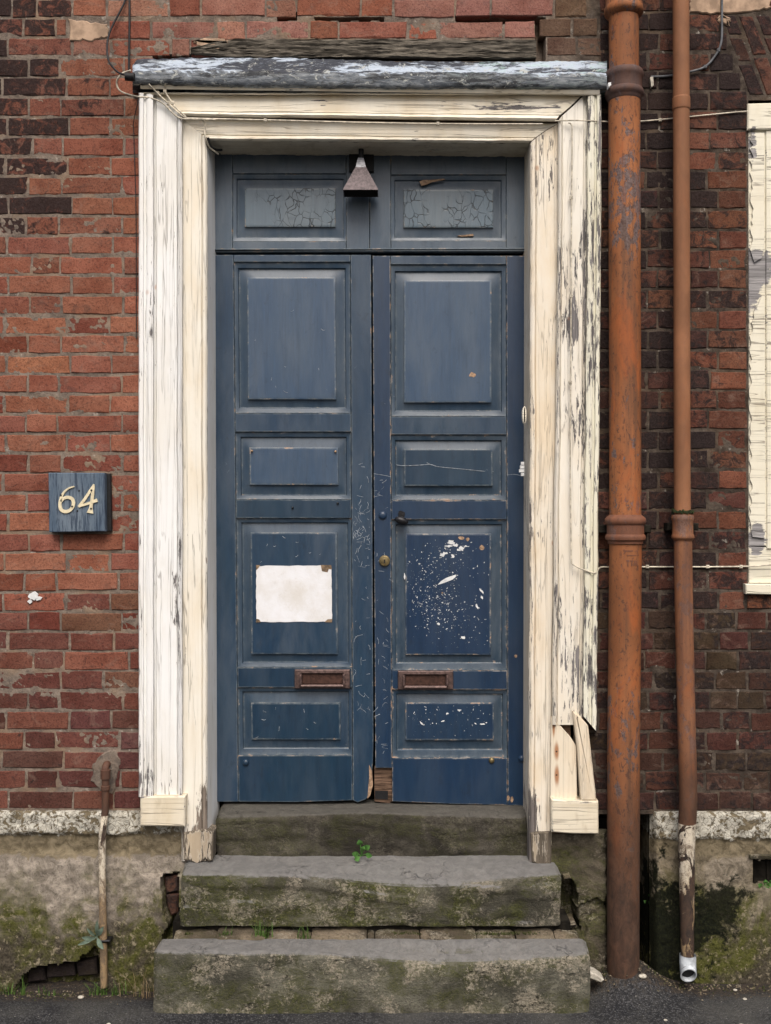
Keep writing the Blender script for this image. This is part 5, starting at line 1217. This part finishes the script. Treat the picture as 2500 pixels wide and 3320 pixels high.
cable('cable', [(1800, 392, -.062), (1860, 390, -.066), (1930, 392, -.066), (1960, 394, -.05), (2000, 398, -.02), (2080, 393, -.008), (2160, 386, -.006), (2300, 372, -.006), (2424, 361, -.006), (2520, 362, -.012)], .0026, 'cable_w', 'thin white cable crossing behind both pipes to the window head', [(2142, 388, -.006)])
cable('cable', [(1842, 398, -.064), (1852, 404, -.064), (1855, 440, -.064), (1853, 700, -.064), (1851, 1100, -.064), (1849, 1500, -.064), (1851, 1700, -.064), (1853, 1826, -.064)], .0026, 'cable_w', 'white cable clipped down the right leg of the frame', [(1853, 640, -.064), (1852, 960, -.064), (1850, 1240, -.064)])
cable('cable', [(1853, 1826, -.066), (1880, 1842, -.070), (1925, 1858, -.070), (1936, 1852, -.06), (1946, 1840, -.02), (1980, 1838, -.008), (2100, 1838, -.006), (2300, 1838, -.006), (2430, 1836, -.006), (2520, 1830, -.014)], .0032, 'cable_w', 'white cable sagging off the frame and across the brick below the collars', [(2100, 1838, -.006), (2296, 1838, -.006), (2404, 1838, -.006)])
cable('cable', [(2340, -60, -.008), (2341, 60, -.010), (2338, 140, -.010), (2316, 185, -.008), (2285, 217, -.008), (2240, 232, -.010), (2170, 246, -.008), (2110, 249, -.006)], .0045, 'cable_g', 'grey cable curving from the window arch towards the thick pipe', [(2331, 162, -.008), (2288, 215, -.008)])
cable('wire', [(450, 316, -.07), (444, 345, -.066), (436, 380, -.03), (432, 410, -.01), (434, 446, -.006), (441, 700, -.006), (442, 1100, -.006)], .0016, 'cable_k', 'thin dark wire hanging down the brick beside the frame')
b = MB(); b.prism([(2108, 250), (2118, 248), (2120, 276), (2112, 282)], -.02, 0); b.build('cable_tag', 'stone_w', label='torn grey scrap hanging where the grey cable ends', cat='scrap')

# ================================================================== WINDOW AT THE RIGHT EDGE
def window():
    root = thing('window_frame', 'cream window frame with curling paint at the right edge', 'window frame', P(2460, 1930, .01))
    b = MB(); b.prism([(2425, 334), (2620, 330), (2620, 418), (2424, 420)], -.012, .05, 4, 1); b.build('head', 'win', root)
    b = MB(); b.prism([(2426, 421), (2482, 421), (2484, 1100), (2486, 1770), (2428, 1770), (2428, 1100)], .004, .05, 2, 1); b.build('outer_stile', 'win', root)
    # lifted skin of thick paint with a ragged edge
    b = MB(); q = []; rg = random.Random(9)
    for i in range(30): q.append((2436 + rg.uniform(-5, 9), 430 + i * 13))
    q += [(2446, 850), (2470, 836), (2478, 800), (2478, 430)]
    b.prism(q, -.004, .003, 0); b.build('paint_skin', 'win', root)
    b = MB(); q = [(2470, 960)] + [(2432 + rg.uniform(-3, 8) + 26 * math.exp(-i / 2.5), 985 + i * 15) for i in range(50)] + [(2440, 1740), (2480, 1745), (2480, 960)]
    b.prism(q, -.004, .003, 0); b.build('paint_skin', 'win', root)
    b = MB(); b.prism([(2483, 421), (2620, 421), (2620, 1780), (2487, 1780)], -.002, .05, 3); b.build('inner_stile', 'win', root)
    b = MB(); b.prism([(2428, 1771), (2620, 1781), (2620, 1892), (2428, 1892)], .006, .05, 2, 1); b.build('foot', 'win', root)
    b = MB(); b.prism([(2418, 1893), (2620, 1896), (2620, 1930), (2420, 1926)], -.030, .05, 3, 1); b.build('sill', 'win', root)
    b = MB(); b.rect(2622, 330, 3100, 1930, .03, .05); b.build('board', 'win', root)
window()

# ================================================================== PLANTS, STONES
def tuft(px, py, y, n, h, spread, label, mat='grass', wd=.0022, name='grass_tuft', z0=None, group='grass tufts', cat='grass'):
    b = MB(); c = P(px, py, y); rg = random.Random(int(px * 7 + py))
    if z0 is not None: c.z = z0
    for i in range(n):
        a = rg.uniform(0, 6.283); L_ = h * rg.uniform(.45, 1.0); lean = rg.uniform(.1, .9); ro = Vector((rg.gauss(0, spread), rg.gauss(0, .006), 0)); d = Vector((math.cos(a), math.sin(a) * .6 - .25, 0)); sd = Vector((-d.y, d.x, 0)).normalized()
        vs_ = []; fs = []
        for k in range(5):
            t = k / 4; p = c + ro + Vector((0, 0, L_ * t * (1 - .35 * lean * t))) + d * L_ * lean * t * t * .8; ww = wd * (1 - t) ** .7 + .0002
            vs_ += [p + sd * ww, p - sd * ww]
        fs = [(2 * k, 2 * k + 1, 2 * k + 3, 2 * k + 2) for k in range(4)]; b.add(vs_, fs)
    return b.build(name, mat, label=label, cat=cat, group=group, smooth=0, recalc=False)
for (px, py, n, h, sp, lb) in ((22, 3212, 26, .075, .022, 'grass tuft at the far left foot of the plinth'), (72, 3206, 10, .10, .008, 'taller thin grass blades left of the plinth hole'), (155, 3212, 14, .05, .02, 'low grass below the hole in the plinth'), (312, 3206, 34, .07, .02, 'grass tuft left of the service pipe foot'), (372, 3196, 30, .07, .022, 'grass tuft right of the service pipe foot')):
    tuft(px, py, -.06, n, h, sp, lb, z0=ground_z(PX(px), -.06) - .003)
for (px, n, h, lb) in ((730, 22, .055, 'small grass tuft left between the steps'), (848, 44, .085, 'largest grass tuft between the two steps'), (985, 26, .07, 'wispy grass tuft right of the largest between the steps')):
    tuft(px, 3040, -.155, n, h, .014, lb, z0=.250)
def leafy(name, px, py, y, leaves, mat, label, z0=None, stalk=.0016):
    b = MB(); c = P(px, py, y)
    if z0 is not None: c.z = z0
    for (dx, dz, dy, L_, wd, ang) in leaves:       # tip direction by angle in the wall plane
        t0 = c; t1 = c + Vector((dx, dy, dz)); b.tube([t0, t0.lerp(t1, .5) + Vector((0, -.004, .002)), t1], stalk, 6)
        d = Vector((math.cos(ang), -.35, math.sin(ang))).normalized(); sd = Vector((-math.sin(ang), 0, math.cos(ang))); up = d.cross(sd)
        n = 8; vs_ = []
        for k in range(n + 1):
            t = k / n; ww = wd * math.sin(math.pi * (t * .92 + .06)) ** .75; p = t1 + d * L_ * t + up * .006 * math.sin(t * 3)
            vs_ += [p + sd * ww + up * .002, p, p - sd * ww + up * .002]
        fs = []
        for k in range(n): fs += [(3 * k, 3 * k + 1, 3 * k + 4, 3 * k + 3), (3 * k + 1, 3 * k + 2, 3 * k + 5, 3 * k + 4)]
        b.add(vs_, fs)
    return b.build(name, mat, label=label, cat='plant', smooth=60, recalc=False)
leafy('small_plant', 1172, 2776, -.005, [(-.012, .012, -.01, .026, .011, 2.9), (-.004, .046, -.006, .024, .012, 1.8), (.012, .034, -.012, .026, .012, .6), (.018, .014, -.018, .026, .010, -.2), (.004, .03, -.016, .02, .010, 1.2), (-.008, .004, -.02, .022, .011, 3.6)], 'clover', 'small bright green round leaved weed growing on the middle step')
leafy('leafy_weed', 316, 3040, -.060, [(0, .01, -.005, .075, .007, 1.45), (-.004, .01, -.01, .05, .006, 2.2), (-.006, .006, -.014, .065, .007, 3.45), (.006, .004, -.018, .045, .010, -.9), (-.004, .004, -.016, .05, .009, 2.9), (.004, .012, -.006, .05, .009, 1.0)], 'sage', 'grey green long leaved weed beside the service pipe')
leafy('wall_weed', 2476, 2872, .02, [(.01, .006, -.01, .02, .010, .4), (-.012, .004, -.01, .02, .010, 2.6), (.0, .014, -.01, .018, .010, 1.5), (.02, .016, -.01, .02, .010, .9), (-.002, .002, -.02, .02, .010, -.6), (.024, .0, -.01, .02, .01, 0)], 'clover', 'little green weed sprouting in the air vent')
leafy('wall_weed', 2096, 2910, .10, [(.004, .01, -.01, .014, .007, 1.2), (-.004, -.012, -.01, .014, .007, 2.6), (.008, -.02, -.01, .015, .007, -.4)], 'clover', 'tiny green weed in the dark slot beside the thick pipe')
tuft(455, 3228, -.10, 22, .16, .03, 'dry straw stalks lying against the bottom step', 'dry', .0012, 'dry_grass', ground_z(PX(455), -.1), 'dry grass at the steps', 'dry grass')
def stone(px, y, r, label, mat='stone_w', flat=.5, name='pebble', grp='pebbles on the asphalt', z=None):
    b = MB(); c = Vector((PX(px, y), y, 0)); c.z = ground_z(c.x, y) if z is None else z; rg = random.Random(int(px)); k = 12; rings = []
    for j in range(7):
        a = math.pi * (j + .15) / 6.3; rings.append([c + Vector((math.cos(6.283 * i / k) * r * math.sin(a) * (1 + .25 * mn.noise(Vector((i * .8, j, px)))), math.sin(6.283 * i / k) * r * .8 * math.sin(a), r * flat * (1 - math.cos(a)) * .5 * 1.9 - r * flat * .2)) for i in range(k)])
    b.loft(rings, True, True); return b.build(name, mat, label=label, cat='pebble', group=grp, smooth=60)
for (px, y, r, lb) in ((2084, -.12, .016, 'pale rounded pebble by the foot of the thick pipe'), (2158, -.33, .007, 'small white pebble on the asphalt below the thin pipe'), (2404, -.36, .010, 'white chip on the asphalt at lower right'), (2415, -.16, .008, 'small cream chip near the right plinth'), (2384, -.08, .008, 'tiny white chip against the right plinth foot'), (262, -.10, .012, 'beige pebble in the dirt left of the service pipe'), (352, -.36, .008, 'small grey pebble on the left asphalt')):
    stone(px, y, r, lb)
b = MB(); b.prism([(1912, 3150), (1938, 3162), (1960, 3178), (1950, 3186), (1912, 3172)], -.16, -.10, 3, 1); b.build('slate_shard', 'stone_w', label='pale stone shard lying right of the bottom step', cat='stone shard')
b = MB(); rg = random.Random(21)            # leaf litter and grit washed against the wall
for i in range(1100):
    x = rg.uniform(-1.6, 1.6); y = -abs(rg.gauss(0, .05)) - .01
    if PX(490) < x < PX(1920): continue
    z = ground_z(x, y); r = rg.uniform(.0015, .006); a = rg.uniform(0, 3); c = Vector((x, y - .02, z + r * .3))
    v = [c + Vector((math.cos(a + k * 1.57) * r * rg.uniform(.6, 1.4), math.sin(a + k * 1.57) * r, rg.uniform(-.3, .3) * r)) for k in range(4)] + [c + Vector((0, 0, r * .8))]
    b.add(v, [(0, 1, 4), (1, 2, 4), (2, 3, 4), (3, 0, 4), (3, 2, 1, 0)])
b.build('grit', 'rubble', label='grit and crumbs lying along the foot of the wall', cat='grit', kind='stuff', smooth=0)

# moss tufts packed into the joints of the steps
b = MB(); rg = random.Random(31)
def sprig(c, h):
    for k in range(3):
        a = rg.uniform(0, 6.283); d = Vector((math.cos(a), math.sin(a), 0)) * h * rg.uniform(.2, .7); sd = Vector((-math.sin(a), math.cos(a), 0)) * h * .22
        b.add([c + sd, c - sd, c + d + Vector((0, 0, h * rg.uniform(.5, 1)))], [(0, 1, 2)])
for i in range(2600):
    t = rg.random(); k = rg.random()
    if k < .45: x = lerp(PX(600), PX(1800), t); y, z = -.118 - .02 * rg.random(), .258
    elif k < .8: x = lerp(PX(700), PX(1715), t); y, z = .018 - abs(rg.gauss(0, .012)), PZ(2790, .02) - .002
    else: x = rg.choice((rg.uniform(PX(-20), PX(480)), rg.uniform(PX(1930), PX(2500)))); y = -.045 - abs(rg.gauss(0, .03)); z = ground_z(x, y)
    if mn.noise(Vector((x * 7, y * 3, k > .45))) < -.05: continue
    sprig(Vector((x, y, z - .001)), rg.uniform(.004, .011))
b.build('moss', 'moss_green', label='dark green moss growing in the step joints and wall foot', cat='moss', kind='stuff', smooth=0, recalc=False)
